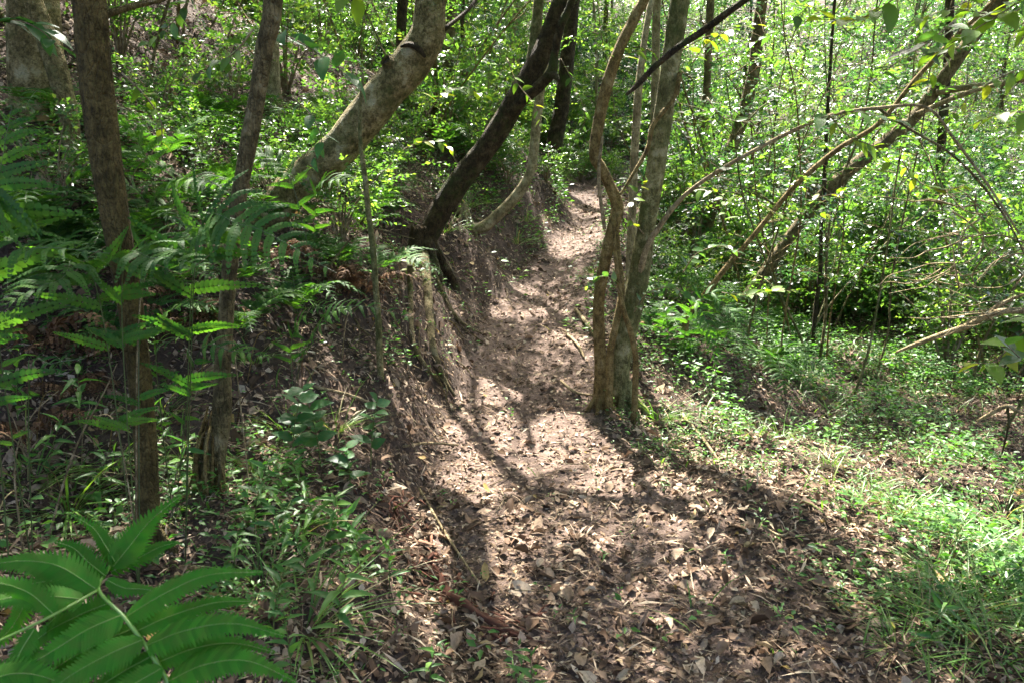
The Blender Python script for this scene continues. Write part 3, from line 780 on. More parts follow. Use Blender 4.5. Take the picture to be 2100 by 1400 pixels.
while yv < 44:
    half = .78 * yv + 3
    step = 2.1 + .045 * yv
    for xv in np.arange(-half, half, step):
        x, y = xv + U(-.8, .8), yv + U(-.7, .7)
        if abs(x - xc(y)) < 1.0 and y < 14: continue
        if x < -.18 * y and y < 21 and rnd.random() < .65: continue
        k = rnd.randrange(6)
        zone = "left upper slope" if x < -.18 * y else ("right side" if x > .2 * y else "slope above the path's end")
        dep = "nearer" if y < 19 else "farther"
        place_tree(k, x, y, f"{KIND[k]} tree among the {dep} forest trees on the {zone}", f"{dep} forest trees on the {zone}", float(U(.62, .8) if y < 18 else U(.75, 1.1)))
        ntree += 1
    yv += 1.9 + .035 * yv

def shrub_template(seed, h, r, nspray, mat, ll=.085, lw=.045, tpl=LEAF4):
    g = random.Random(seed)
    mb = MB(); A, C = [], []
    for k in range(9):
        th = k * 2.4
        e = np.array([math.cos(th) * r * g.uniform(.3, 1), math.sin(th) * r * g.uniform(.3, 1), h * g.uniform(.5, 1)])
        mid = e * np.array([.35, .35, .55])
        tube(mb, [np.array([0, 0, -.08]), mid, e], [.014, .009, .003], 5, 8, .05, k)
        A.append(mid * .6); C.append(e)
    st = mb.mesh("stems", M_TWIG)
    A, C = np.array(A), np.array(C)
    w = RNG.integers(0, 9, nspray)
    p = A[w] + (C[w] - A[w]) * U(.1, 1.05, nspray)[:, None] + RNG.normal(0, .13, (nspray, 3))
    mb = MB()
    sprays(mb, p, unit(rand_dirs(nspray) + unit(C[w] - A[w]) * .6), upn(nspray, .4), U(.2, .42, nspray), 9, ll, lw, tpl, droop=.25)
    return st, mb.mesh("foliage", mat)
ST = [shrub_template(70, 1.5, .8, 150, M_LEAF, .08, .042), shrub_template(71, 1.1, .7, 120, M_LEAF2, .07, .04), shrub_template(72, 2.3, .9, 190, M_LEAF3, .09, .045),
      shrub_template(73, 1.9, .8, 130, M_LEAF2, .10, .05), shrub_template(74, .8, .6, 110, M_LEAF, .06, .035), shrub_template(75, 2.8, .9, 190, M_LEAF, .09, .05)]
SK = ["mid green leafy", "low bright green", "tall bluish green", "loose bright green", "low dark green", "tall thin-stemmed"]
def place_shrub(k, x, y, label, group, s=1.0):
    r = empty("shrub", (x, y, float(H(x, y, False))), label, "shrub", group)
    r.rotation_euler = (0, 0, float(U(0, 6.28))); r.scale = (s, s, s)
    obj("stems", ST[k][0], r); obj("foliage", ST[k][1], r); SCATTER.append((r, SK[k], "shrub"))
nsh = 0
for n in range(900):
    y = float(U(5.8, 21)); x = float(U(-1, 1) * (.72 * y + 1.5))
    s_ = x - float(xc(y)); w = float(hw(y))
    if abs(s_) < w + .75 and y < 13.8: continue
    if abs(float(pix(np.array([x, y, float(zc(y))]))[0]) - 1050) > 1190: continue
    if s_ > 0 and y < 7.5: continue
    if s_ > 0 and y < 9 and s_ > 1.2 and s_ < 4: continue
    if s_ < 0 and y < 7.2 and s_ > -2.6: continue
    if s_ < 0 and y < 14 and rnd.random() < .62: continue
    k = rnd.choice([0, 1, 1, 3, 4, 4, 0] if y < 11 else [0, 1, 2, 3, 5, 2, 5])
    if s_ > 0 and y > 10: k = rnd.choice([0, 2, 2, 3, 5, 1])
    zone = "left bank" if s_ < 0 and y < 14 else ("right hollow" if s_ > 0 and y < 14 else "slope beyond")
    place_shrub(k, x, y, f"{SK[k]} shrub in the undergrowth of the {zone}", f"undergrowth shrubs of the {zone}", float(U(.6, 1.05)))
    nsh += 1
    if nsh >= 260: break
for a, b, k in ((1400, 600, 1), (1450, 590, 4), (1500, 610, 1), (1560, 600, 4), (1360, 650, 4), (1440, 660, 1), (1520, 660, 4), (1620, 620, 1), (1700, 600, 0), (1780, 620, 1), (1860, 640, 0), (1980, 640, 1), (2060, 660, 4),
                (1750, 560, 3), (1330, 560, 4), (560, 420, 4), (640, 330, 1), (420, 330, 4), (330, 250, 1), (480, 250, 3), (700, 300, 4), (120, 420, 4), (980, 350, 1), (1040, 380, 4), (930, 430, 4), (1190, 372, 1), (1215, 366, 4), (1160, 368, 0), (1240, 372, 1), (1120, 372, 4), (1205, 355, 0), (1175, 345, 3), (1145, 385, 4), (1255, 385, 4), (800, 390, 4), (840, 340, 1), (780, 310, 4), (865, 270, 1), (740, 390, 4), (820, 250, 0), (770, 450, 4), (700, 500, 1), (850, 200, 3), (950, 300, 1), (930, 250, 0), (720, 330, 1), (660, 420, 4), (1000, 300, 3), (1060, 330, 1)):
    g = G(a, b)
    place_shrub(k, g[0], g[1], "", "low undergrowth shrubs beside the path", float(U(.4, .65)))
g5 = random.Random(33)
for n in range(62):
    px_, Y = [(g5.uniform(1420, 2120), g5.uniform(5.5, 9)), (g5.uniform(1500, 2120), g5.uniform(7, 11.5)), (g5.uniform(230, 620), g5.uniform(8, 11)), (g5.uniform(620, 1000), g5.uniform(8, 11.5)), (g5.uniform(1420, 1900), g5.uniform(8.5, 12)), (g5.uniform(-40, 260), g5.uniform(5.5, 8.5)), (g5.uniform(1000, 1420), g5.uniform(11.5, 13.5))][n % 7]
    x0 = (px_ - 1050) / FPX * Y
    if abs(x0 - float(xc(Y))) < float(hw(Y)) + (.7 if Y > 11 else 1.1): continue
    z0 = float(H(x0, Y, False)); hgt = g5.uniform(2.4, 4.6)
    pts = [np.array([0, 0, -.05])]; d = np.array([g5.uniform(-.6, .6), g5.uniform(-.35, .2), 1.0])
    while pts[-1][2] < hgt:
        d = unit(d + np.array([g5.uniform(-.2, .2), g5.uniform(-.2, .2), .06])); pts.append(pts[-1] + d * .5)
    mb = MB(); r0 = g5.uniform(.008, .016)
    tube(mb, pts, np.linspace(r0, r0 * .3, len(pts)), 6, len(pts) * 3, .06, n)
    P0, D0 = [], []
    for k in range(11):
        i = min(2 + int((len(pts) - 3) * (k / 10.0) ** .8), len(pts) - 1); a = pts[i]; th = g5.uniform(0, 6.28); ln = g5.uniform(.35, .95)
        e = a + np.array([math.cos(th) * ln, math.sin(th) * ln, g5.uniform(-.1, .35)]); m_ = (a + e) / 2 + np.array([0, 0, .07])
        tube(mb, [a, m_, e], [r0 * .4, r0 * .3, .002], 4, 7, .08, k)
        for q in range(5):
            f_ = g5.uniform(.3, 1.0); P0.append(a + (e - a) * f_ + np.array([0, 0, .05])); D0.append(unit(e - a) + RNG.normal(0, .6, 3) * np.array([1, 1, .4]))
    kd = n % 3
    r = empty("leafy_sapling", (x0, Y, z0), "", "sapling", "leafy saplings under the trees")
    obj("trunk", mb.mesh("trunk", M_BARK[("grey", "mossy", "ochre")[kd]]), r)
    mb = MB(); lf = (.058, .07, .055)[kd]
    sprays(mb, np.array(P0), np.array(D0), upn(len(P0), .3), U(.18, .36, len(P0)), 9, lf, lf * .5, LEAF8 if Y < 8 else LEAF4, droop=.3)
    obj("foliage", mb.mesh("foliage", (M_LEAF2, M_LEAF, M_LEAF3)[kd]), r)
    SCATTER.append((r, ("bright leafy", "dark leafy", "bluish green leafy")[kd], "sapling"))
g3 = random.Random(9)
for n in range(26):
    px_, Y = [(g3.uniform(1380, 2080), g3.uniform(7.5, 13)), (g3.uniform(560, 1000), g3.uniform(8, 12)), (g3.uniform(230, 520), g3.uniform(6.5, 10)), (g3.uniform(1400, 2080), g3.uniform(9, 15))][n % 4]
    x0 = (px_ - 1050) / FPX * Y; z0 = float(H(x0, Y, False))
    pts = [np.array([0, 0, -.05])]; d = np.array([g3.uniform(-.6, .7), g3.uniform(-.3, .3), 1.0])
    for k in range(7):
        d = unit(d + np.array([g3.uniform(-.22, .22), g3.uniform(-.22, .22), .05])); pts.append(pts[-1] + d * .6)
    mb = MB(); r0 = g3.uniform(.008, .022)
    tube(mb, pts, np.linspace(r0, r0 * .35, 8), 6, 28, .08, n)
    for k in range(5):
        a = pts[2 + k]; e = a + np.array([g3.uniform(-.7, .7), g3.uniform(-.4, .4), g3.uniform(-.1, .6)])
        tube(mb, [a, (a + e) / 2 + np.array([0, 0, .06]), e], [r0 * .4, r0 * .3, .002], 4, 7, .1, k)
    r = empty("sapling", (x0, Y, z0), "", "sapling", "thin bare saplings in the undergrowth")
    kd = n % 3
    obj("trunk", mb.mesh("trunk", M_BARK[("grey", "pale", "ochre")[kd]]), r)
    SCATTER.append((r, ("grey thin", "pale thin", "ochre thin")[kd], "sapling"))

# ------------------------------------------------------------------ fallen leaves and debris
def fan(n, y0=1.35, y1=13.0, wide=.8, extra=.7):
    y = U(y0, y1, n); x = U(-1, 1, n) * (wide * y + extra)
    return x, y
def inpath(x, y): return np.abs(x - xc(y)) < hw(y)
def tpl3(v, sx, ratio): return np.stack([v[:, 0] * sx, v[:, 1], v[:, 2] + v[:, 3] * ratio], -1)
LITTER_LOW = [leaf_tpl([(.28, .46), (.68, .42)], c, f, w) for c, f, w in ((.25, .5, .05), (-.3, -.3, .04), (.5, .2, .08), (.1, .9, .06), (-.15, .1, .1), (.8, .6, .0))]
STRIP = (np.array([(0, 0, 0, 0), (-.5, .5, .06, .2), (.5, .55, .06, 0), (0, 1, 0, 0)]), np.array([(0, 2, 1), (1, 2, 3)]))
tpl_me = [MB().add(tpl3(v, 1, .55), t).mesh("leaf", M_LITTER) for v, t in LITTER]
def frame_of(d, n):
    d = unit(d); n = unit(n - d * np.dot(n, d)); r = np.cross(d, n)
    return r, d, n
def leaf_obj(me, base, d, n, L, Wd, parent, name="leaf", off=(0, 0, 0)):
    r, d, n = frame_of(np.asarray(d, float), np.asarray(n, float))
    o = obj(name, me, parent)
    b = np.asarray(base, float) - np.asarray(off, float)
    o.matrix_basis = Matrix(((r[0] * Wd, d[0] * L, n[0] * L, b[0]), (r[1] * Wd, d[1] * L, n[1] * L, b[1]), (r[2] * Wd, d[2] * L, n[2] * L, b[2]), (0, 0, 0, 1)))
    return o
x, y = fan(70000, 1.35, 15)
L = .016 + .07 * U(0, 1, len(x)) ** 2.8
clump = vnoise(x * 2.2, y * 2.2, 51) * .6 + vnoise(x * 6, y * 6, 52) * .5
keep = U(0, 1, len(x)) < np.clip(.62 + .55 * clump + .15 * (x < xc(y) - hw(y)) - .34 * inpath(x, y) * sstep(3.2, 4.4, y), .06, 1)
x, y, L = x[keep], y[keep], L[keep]
N = len(x)
nrm = unit(ground_n(x, y) + RNG.normal(0, .32, (N, 3)))
dr = np.cross(nrm, unit(RNG.normal(0, 1, (N, 3))))
pos = np.stack([x, y, H(x, y) + U(.003, .016, N)], -1)
Wd = L * U(.36, .72, N)
kind_ = RNG.integers(0, 6, N)
fx, fy = pix(pos)
inf = (fx > 0) & (fx < 2100) & (fy < 1400) & (fy > 300)
score = np.where(inf, L / y, 0)
for host, mask in ((path, inpath(x, y)), (ground, ~inpath(x, y))):
    idx = np.where(mask)[0]
    order = idx[np.argsort(-score[idx])]
    for i in order[:300]:
        leaf_obj(tpl_me[kind_[i]], pos[i], dr[i], nrm[i], L[i], Wd[i], host)
    mb = MB()
    for k in range(6):
        r_ = order[300:][kind_[order[300:]] == k]
        leaves(mb, pos[r_], dr[r_], nrm[r_], L[r_], Wd[r_], LITTER_LOW[k])
    obj("leaf_litter", mb.mesh("leaf_litter", M_LITTER), host, kind="stuff")
# fine dry debris: bark strips, needles, stalks
x, y = fan(110000)
down = -ground_n(x, y) * np.array([1, 1, 0])
N = len(x)
nrm = unit(ground_n(x, y) + RNG.normal(0, .25, (N, 3)))
dr = np.cross(nrm, unit(RNG.normal(0, 1, (N, 3)))) + RNG.normal(0, .08, (N, 3))
pos = np.stack([x, y, H(x, y) + U(.002, .02, N)], -1)
L = .02 + .12 * U(0, 1, N) ** 2.5
keep = U(0, 1, N) < np.where(inpath(x, y), .55 - .25 * sstep(3, 4.5, y), .9)
mb = MB()
leaves(mb, pos[keep], dr[keep], nrm[keep], L[keep], (.003 + .010 * U(0, 1, N) ** 2)[keep], STRIP)
obj("dry_debris", mb.mesh("dry_debris", M_STRAW), ground, kind="stuff")
# crumbled leaf fragments, finer than the whole leaves
x, y = fan(165000, 1.35, 11, .75, .5)
N = len(x)
keep = U(0, 1, N) < np.clip(.75 + .5 * vnoise(x * 3.1, y * 3.1, 55) + .35 * vnoise(x * 9, y * 9, 56), .15, 1)
x, y = x[keep], y[keep]; N = len(x)
nrm = unit(ground_n(x, y) + RNG.normal(0, .42, (N, 3)))
dr = np.cross(nrm, unit(RNG.normal(0, 1, (N, 3))))
L = (.011 + .031 * U(0, 1, N) ** 2) * (1 + .04 * y)
mb = MB()
leaves(mb, np.stack([x, y, H(x, y) + U(.001, .012, N)], -1), dr, nrm, L, L * U(.3, .8, N), LEAF4)
obj("leaf_fragments", mb.mesh("leaf_fragments", M_FRAG), ground, kind="stuff")
# twigs lying about
mb = MB()
x, y = fan(700, 1.5, 11)
for k in range(len(x)):
    p = np.array([x[k], y[k], H(x[k], y[k]) + .008]); th = U(0, 6.28); ln = U(.06, .28)
    q = [p]
    for j in range(3):
        th += U(-.4, .4)
        a = q[-1] + np.array([math.cos(th), math.sin(th), 0]) * ln / 3
        a[2] = float(H(a[0], a[1])) + U(.004, .02); q.append(a)
    tube(mb, q, np.linspace(1, .5, 4) * U(.0015, .004), 4, None, var=U(0, 1))
obj("twigs", mb.mesh("twigs", M_TWIG), None, kind="stuff", label="small dry twigs scattered over the forest floor")
# sticks one can point to
for pts_, w, lab in (
    ([(828, 918), (880, 914), (940, 917)], 7, "straight dry stick lying level at the left edge of the sunlit path"),
    ([(640, 800), (720, 822), (800, 850)], 7, "thin pale stick lying across the left bank near the slender sapling pole"),
    ([(1180, 640), (1205, 672), (1225, 705)], 9, "grey stick pointing down the path's right edge near the clump"),
    ([(1160, 690), (1185, 715), (1198, 740)], 6, "short grey stick in the middle of the shaded path"),
    ([(1400, 855), (1440, 905), (1475, 950)], 7, "stick lying in the bright herbs right of the path"),
    ([(1870, 1040), (1930, 1085), (1985, 1130)], 14, "dark curved stick on the sunny grass slope at the right"),
    ([(1560, 1085), (1600, 1100), (1630, 1092)], 6, "small bent stick on the path's right margin"),
    ([(860, 1010), (920, 1110), (985, 1215)], 6, "long thin reddish stalk lying along the path's left edge"),
    ([(1690, 1240), (1760, 1300), (1830, 1350)], 6, "thin straight twig lying near the bottom right corner of the path"),
    ([(1150, 790), (1180, 810), (1215, 812)], 6, "short twig beside the foot of the kinked stem"),
    ([(1620, 650), (1650, 668), (1680, 690)], 8, "fallen stick in the grass behind the dark sapling stem")):
    pts = []
    for a, b in pts_:
        g = G(a, b); pts.append(g + np.array([0, 0, .015 + U(0, .02)]))
    pts = np.array(pts); o3 = pts.mean(0)
    mb = MB(); r = w / FPX * pts[:, 1].mean() * .5
    tube(mb, pts - o3, [r * .9, r, r * .6], 7, 12, .15, int(w * 7))
    o = obj("stick", mb.mesh("stick", M_BARK['dead'] if w < 10 else M_BARK['brown']), None, label=lab, category="stick")
    o.location = o3

# ------------------------------------------------------------------ rotten red log along the left edge of the path
lg = [G(770, 1015), G(830, 1090), G(880, 1165), G(930, 1230), G(1010, 1275), G(1120, 1320)]
lo = np.mean(lg, 0)
log = empty("rotten_log", tuple(lo), "crumbling reddish rotten log lying along the left edge of the path", "log")
mb = MB(); tube(mb, np.array(lg) - lo - np.array([0, 0, .015]), [.012, .028, .024, .034, .026, .012], 12, 110, .9, 8, U(0, 1))
obj("heartwood", mb.mesh("heartwood", M_ROT), log)
lgc = catmull(lg, 200)
for k in range(240):
    i = rnd.randrange(4, 194); p = lgc[i]; t_ = unit(lgc[min(i + 6, 199)] - lgc[max(i - 6, 0)])
    off = RNG.normal(0, 1, 3) * np.array([.06, .06, .0]); p = p + off; p[2] = max(float(H(p[0], p[1])) + .006, p[2] + U(-.015, .03))
    d = unit(t_ + RNG.normal(0, .55, 3) * np.array([1, 1, .35])); ln = U(.015, .10)
    mb = MB(); w = ln * U(.04, .13)
    tube(mb, [-d * ln / 2, -d * ln * .2 + RNG.normal(0, .1 * w, 3), d * ln * .2 + RNG.normal(0, .5 * w, 3), d * ln / 2], [w * .7, w, w * .8, w * .25], 4, None, .5, k, U(0, 1))
    o = obj("wood_splinter", mb.mesh("wood_splinter", M_ROT, False), log); o.location = p - lo
    o.scale = (1, 1, .6)

# ------------------------------------------------------------------ ground cover and grass
COVER = np.array([(1390, 880, 130, 90, 1), (1480, 960, 120, 50, .8), (1650, 770, 130, 80, .9), (1560, 700, 150, 90, .8), (1900, 800, 220, 110, .8), (1800, 920, 180, 60, .5),
         (1950, 1040, 200, 110, 1), (1250, 930, 50, 50, .5), (1330, 760, 60, 90, .6), (1180, 640, 40, 60, .3), (1180, 560, 30, 40, .6), (1850, 1200, 160, 90, .7), (2000, 1300, 160, 120, 1),
         (650, 1000, 150, 110, .5), (600, 750, 160, 110, .45), (720, 1150, 130, 90, .6), (960, 440, 70, 60, .8), (1010, 400, 60, 60, .8), (900, 560, 60, 50, .4), (500, 420, 220, 110, .9),
         (350, 300, 220, 130, .9), (200, 420, 200, 150, .8), (420, 640, 150, 90, .35), (1450, 580, 140, 60, 1), (1700, 620, 300, 60, 1), (700, 1330, 140, 70, .5), (150, 950, 200, 120, .8), (380, 1000, 140, 100, .8), (520, 1150, 130, 110, .9), (300, 800, 200, 100, .6), (100, 700, 150, 120, .8), (560, 1280, 120, 100, .8), (1080, 560, 60, 40, .25), (1110, 490, 25, 40, .9), (1040, 600, 20, 40, .7), (1240, 520, 16, 60, .9), (1215, 640, 18, 50, .8), (1250, 440, 14, 30, .9), (1150, 420, 14, 24, .9), (820, 330, 80, 90, .9), (760, 430, 70, 60, .7), (700, 520, 80, 60, .7), (640, 660, 90, 80, .6), (800, 720, 60, 60, .4), (1650, 1180, 80, 40, .3)], float)
def cover_w(x, y, z):
    px, py = pix(np.stack([x, y, z], -1))
    f = ((px[:, None] - COVER[None, :, 0]) / COVER[None, :, 2]) ** 2 + ((py[:, None] - COVER[None, :, 1]) / COVER[None, :, 3]) ** 2
    return (np.exp(-f * .9) * COVER[None, :, 4]).max(1)
def cover_points(n, y0=1.5, y1=14, pw=1.0, base=.03):
    x, y = fan(n, y0, y1, .85, .9); z = H(x, y)
    w = cover_w(x, y, z) + base
    w = w * np.clip(1.0 + 1.1 * vnoise(x * 1.9, y * 1.9, 61) + .6 * vnoise(x * 5, y * 5, 62), 0, 2) * np.where(inpath(x, y), .18, 1)
    k = U(0, 1, n) < w ** pw
    return x[k], y[k], z[k]
x, y, z = cover_points(46000)
N = len(x); mb = MB()
sizef = np.clip(.5 + .6 * vnoise(x * 1.3, y * 1.3, 66) + U(-.35, .35, N), 0, 1)
for j in range(6):
    th = U(0, 6.28, N)
    hgt = U(.01, .05 + .13 * sizef, N) * (1 + .06 * y)
    d = np.stack([np.cos(th), np.sin(th), U(-.1, .5, N)], -1)
    base = np.stack([x + .02 * np.cos(th), y + .02 * np.sin(th), z + hgt], -1)
    L = (.012 + .038 * sizef) * U(.7, 1.2, N) * (1 + .05 * y)
    leaves(mb, base, d, upn(N, .35), L, L * U(.35, .6, N), LEAF4)
obj("ground_cover", mb.mesh("ground_cover", M_WEED), None, kind="stuff", label="low leafy herbs covering the ground beside the path")
y = U(12.5, 34, 12000); x = U(-1, 1, 12000) * (.85 * y + 1)
kk = (np.abs(x - xc(y)) > 1.0) | (y > 14.5)
x, y = x[kk], y[kk]; z = H(x, y, False); N = len(x); mb = MB()
for j in range(5):
    th = U(0, 6.28, N)
    d = np.stack([np.cos(th), np.sin(th), U(-.1, .6, N)], -1)
    L = U(.07, .18, N)
    leaves(mb, np.stack([x + .1 * np.cos(th), y + .1 * np.sin(th), z + U(.02, .5, N) ** 1.5], -1), d, upn(N, .4), L, L * U(.4, .6, N), LEAF4)
obj("undergrowth", mb.mesh("undergrowth", M_LEAF), None, kind="stuff", label="dense low undergrowth on the far forest slope")
GR = leaf_tpl([(.25, .5), (.6, .4)], .55, .3)
GCOV = [(2000, 1250, 200, 160, 1), (1950, 1050, 200, 110, .9), (1450, 870, 120, 70, .5), (1850, 790, 250, 110, .9), (1650, 740, 120, 80, .6), (950, 420, 70, 60, .9), (1000, 370, 60, 60, .9),
        (900, 530, 60, 40, .6), (550, 900, 130, 100, .3), (560, 700, 140, 80, .4), (1180, 520, 30, 60, .4), (1600, 1250, 200, 60, .12), (150, 980, 200, 110, .9), (400, 1040, 130, 100, .9), (560, 1180, 120, 130, .7), (200, 800, 200, 110, .5), (700, 1380, 120, 60, .5)]
COVER = np.array(GCOV, float)
x, y, z = cover_points(42000, base=.015)
N = len(x); th = U(0, 6.28, N); mb = MB()
d = np.stack([np.cos(th) * .5, np.sin(th) * .5, U(.5, 1.2, N)], -1)
L = U(.05, .22, N) * (.6 + .4 * (x > xc(y)))
leaves(mb, np.stack([x, y, z - .005], -1), d, np.stack([-np.cos(th), -np.sin(th), .6 + 0 * th], -1), L, U(.004, .008, N) * (1 + .05 * y), GR)
obj("grass", mb.mesh("grass", M_GRASS), None, kind="stuff", label="thin grass growing on the slopes beside the path")
# dry strands hanging down the bank face below the dark trunk
COVER = np.array([(900, 580, 50, 60, 1), (960, 540, 60, 50, .8), (1070, 500, 50, 60, .9), (840, 660, 70, 90, .7), (760, 560, 90, 90, .5), (700, 680, 100, 80, .5), (560, 640, 100, 90, .4), (1110, 400, 50, 50, .7)], float)
x, y, z = cover_points(14000, 3, 13, base=0)
N = len(x); gn = ground_n(x, y); mb = MB()
d = -np.stack([gn[:, 0] * -1, gn[:, 1] * -1, 1.4 + 0 * x], -1) + RNG.normal(0, .3, (N, 3))
leaves(mb, np.stack([x, y, z], -1) + gn * .03, d, gn, U(.08, .28, N), U(.003, .006, N), GR)
obj("dry_grass", mb.mesh("dry_grass", M_STRAW), ground, kind="stuff")

# ------------------------------------------------------------------ ferns
def pinna(mb, pts, nrm, width, nl, fine=True, m=0, prof=None, sweep=.5):
    """one lobed leaflet along a curve; lobes in two rows"""
    c = catmull(pts, nl + 2)
    tg = unit(np.gradient(c, axis=0))
    nrm = unit(nrm)
    sd = unit(np.cross(tg, nrm))
    nn = np.cross(sd, tg)
    sp = np.linalg.norm(np.diff(c, axis=0), axis=1).mean()
    t = np.linspace(0, 1, nl + 2)
    pr = (prof or (lambda u: (1 - np.clip((u - .25) / .8, 0, 1) ** 1.3) * np.minimum(1, .7 + u * 3)))(t)
    B, D, NN, L = [], [], [], []
    for sg in (-1, 1):
        B.append(c[:-1] - tg[:-1] * sp * .1); D.append((sd * sg + tg * sweep - nn * .1)[:-1]); NN.append((nn + sd * sg * .1)[:-1]); L.append((pr * width * .5)[:-1])
    B, D, NN, L = map(np.concatenate, (B, D, NN, L))
    L = L * U(.9, 1.1, len(L))
    leaves(mb, B, D, NN, L, np.full(len(L), sp * 1.12), LEAF_LOBE if fine else LOBE_MID, np.full(len(L), U(0, 1)) if not fine else U(.3, .7, len(L)), m)
    return c, pr
LEAF_LOBE = leaf_tpl([(.03, .52), (.45, .47), (.76, .27)], .14, .06)
LOBE_MID = leaf_tpl([(.04, .5), (.68, .4)], .12, .08)
def midrib(c, r, mat, parent, off):
    mb = MB(); tube(mb, c - off, np.linspace(r, r * .25, len(c)), 5, None, var=U(0, 1), cap=False)
    return obj("midrib", mb.mesh("midrib", mat), parent)
def frond(root, off, pts, plen, pairs, nrm, lobes=12, pw=.2, split=True, mat=M_FERN, stalk=.0022, drop=.16, start=.18, curl=0.0):
    """a fern frond: stalk with two rows of lobed leaflets; split = leaflets as separate sub-parts"""
    c = catmull(pts, pairs * 2 + 10)
    n = len(c)
    mb = MB(); tube(mb, c - off, np.linspace(stalk, stalk * .3, n), 5, None, var=.5, cap=False)
    if not split: pass
    f = obj("frond", mb.mesh("frond", M_STALK if mat is not M_DEADFERN else M_DEADFERN), root)
    tg = unit(np.gradient(c, axis=0)); nrm = unit(nrm)
    sd = unit(np.cross(tg, nrm)); nn = np.cross(sd, tg)
    one = MB()
    for k in range(pairs):
        u = start + (1 - start) * (k + .3) / pairs
        i = min(int(u * (n - 1)), n - 2)
        v = (u - start) / (1 - start)
        ln = plen * min(1, .62 + 2.2 * v) * (1 - v ** 1.6) ** .9 + .012
        for sg in (-1, 1):
            d = unit(sd[i] * sg + tg[i] * (.35 + .5 * v) + RNG.normal(0, .06, 3))
            p0 = c[i] + tg[i] * (.01 * sg)
            p1 = p0 + d * ln * .5 + nn[i] * ln * .05
            p2 = p0 + d * ln - np.array([0, 0, drop * ln]) + tg[i] * ln * .08 + RNG.normal(0, .03 * ln, 3) + nn[i] * curl * ln * U(-1, 1)
            mm = MB() if split else one
            pinna(mm, np.array([p0, p1, p2]) - off, nn[i] + RNG.normal(0, .12, 3), ln * pw + .006, max(4, int(lobes * (ln / plen) ** .5)), False)
            if split: obj("pinna", mm.mesh("pinna", mat), f)
    if not split: obj("pinnae", one.mesh("pinnae", mat), f, kind="stuff")
    return f

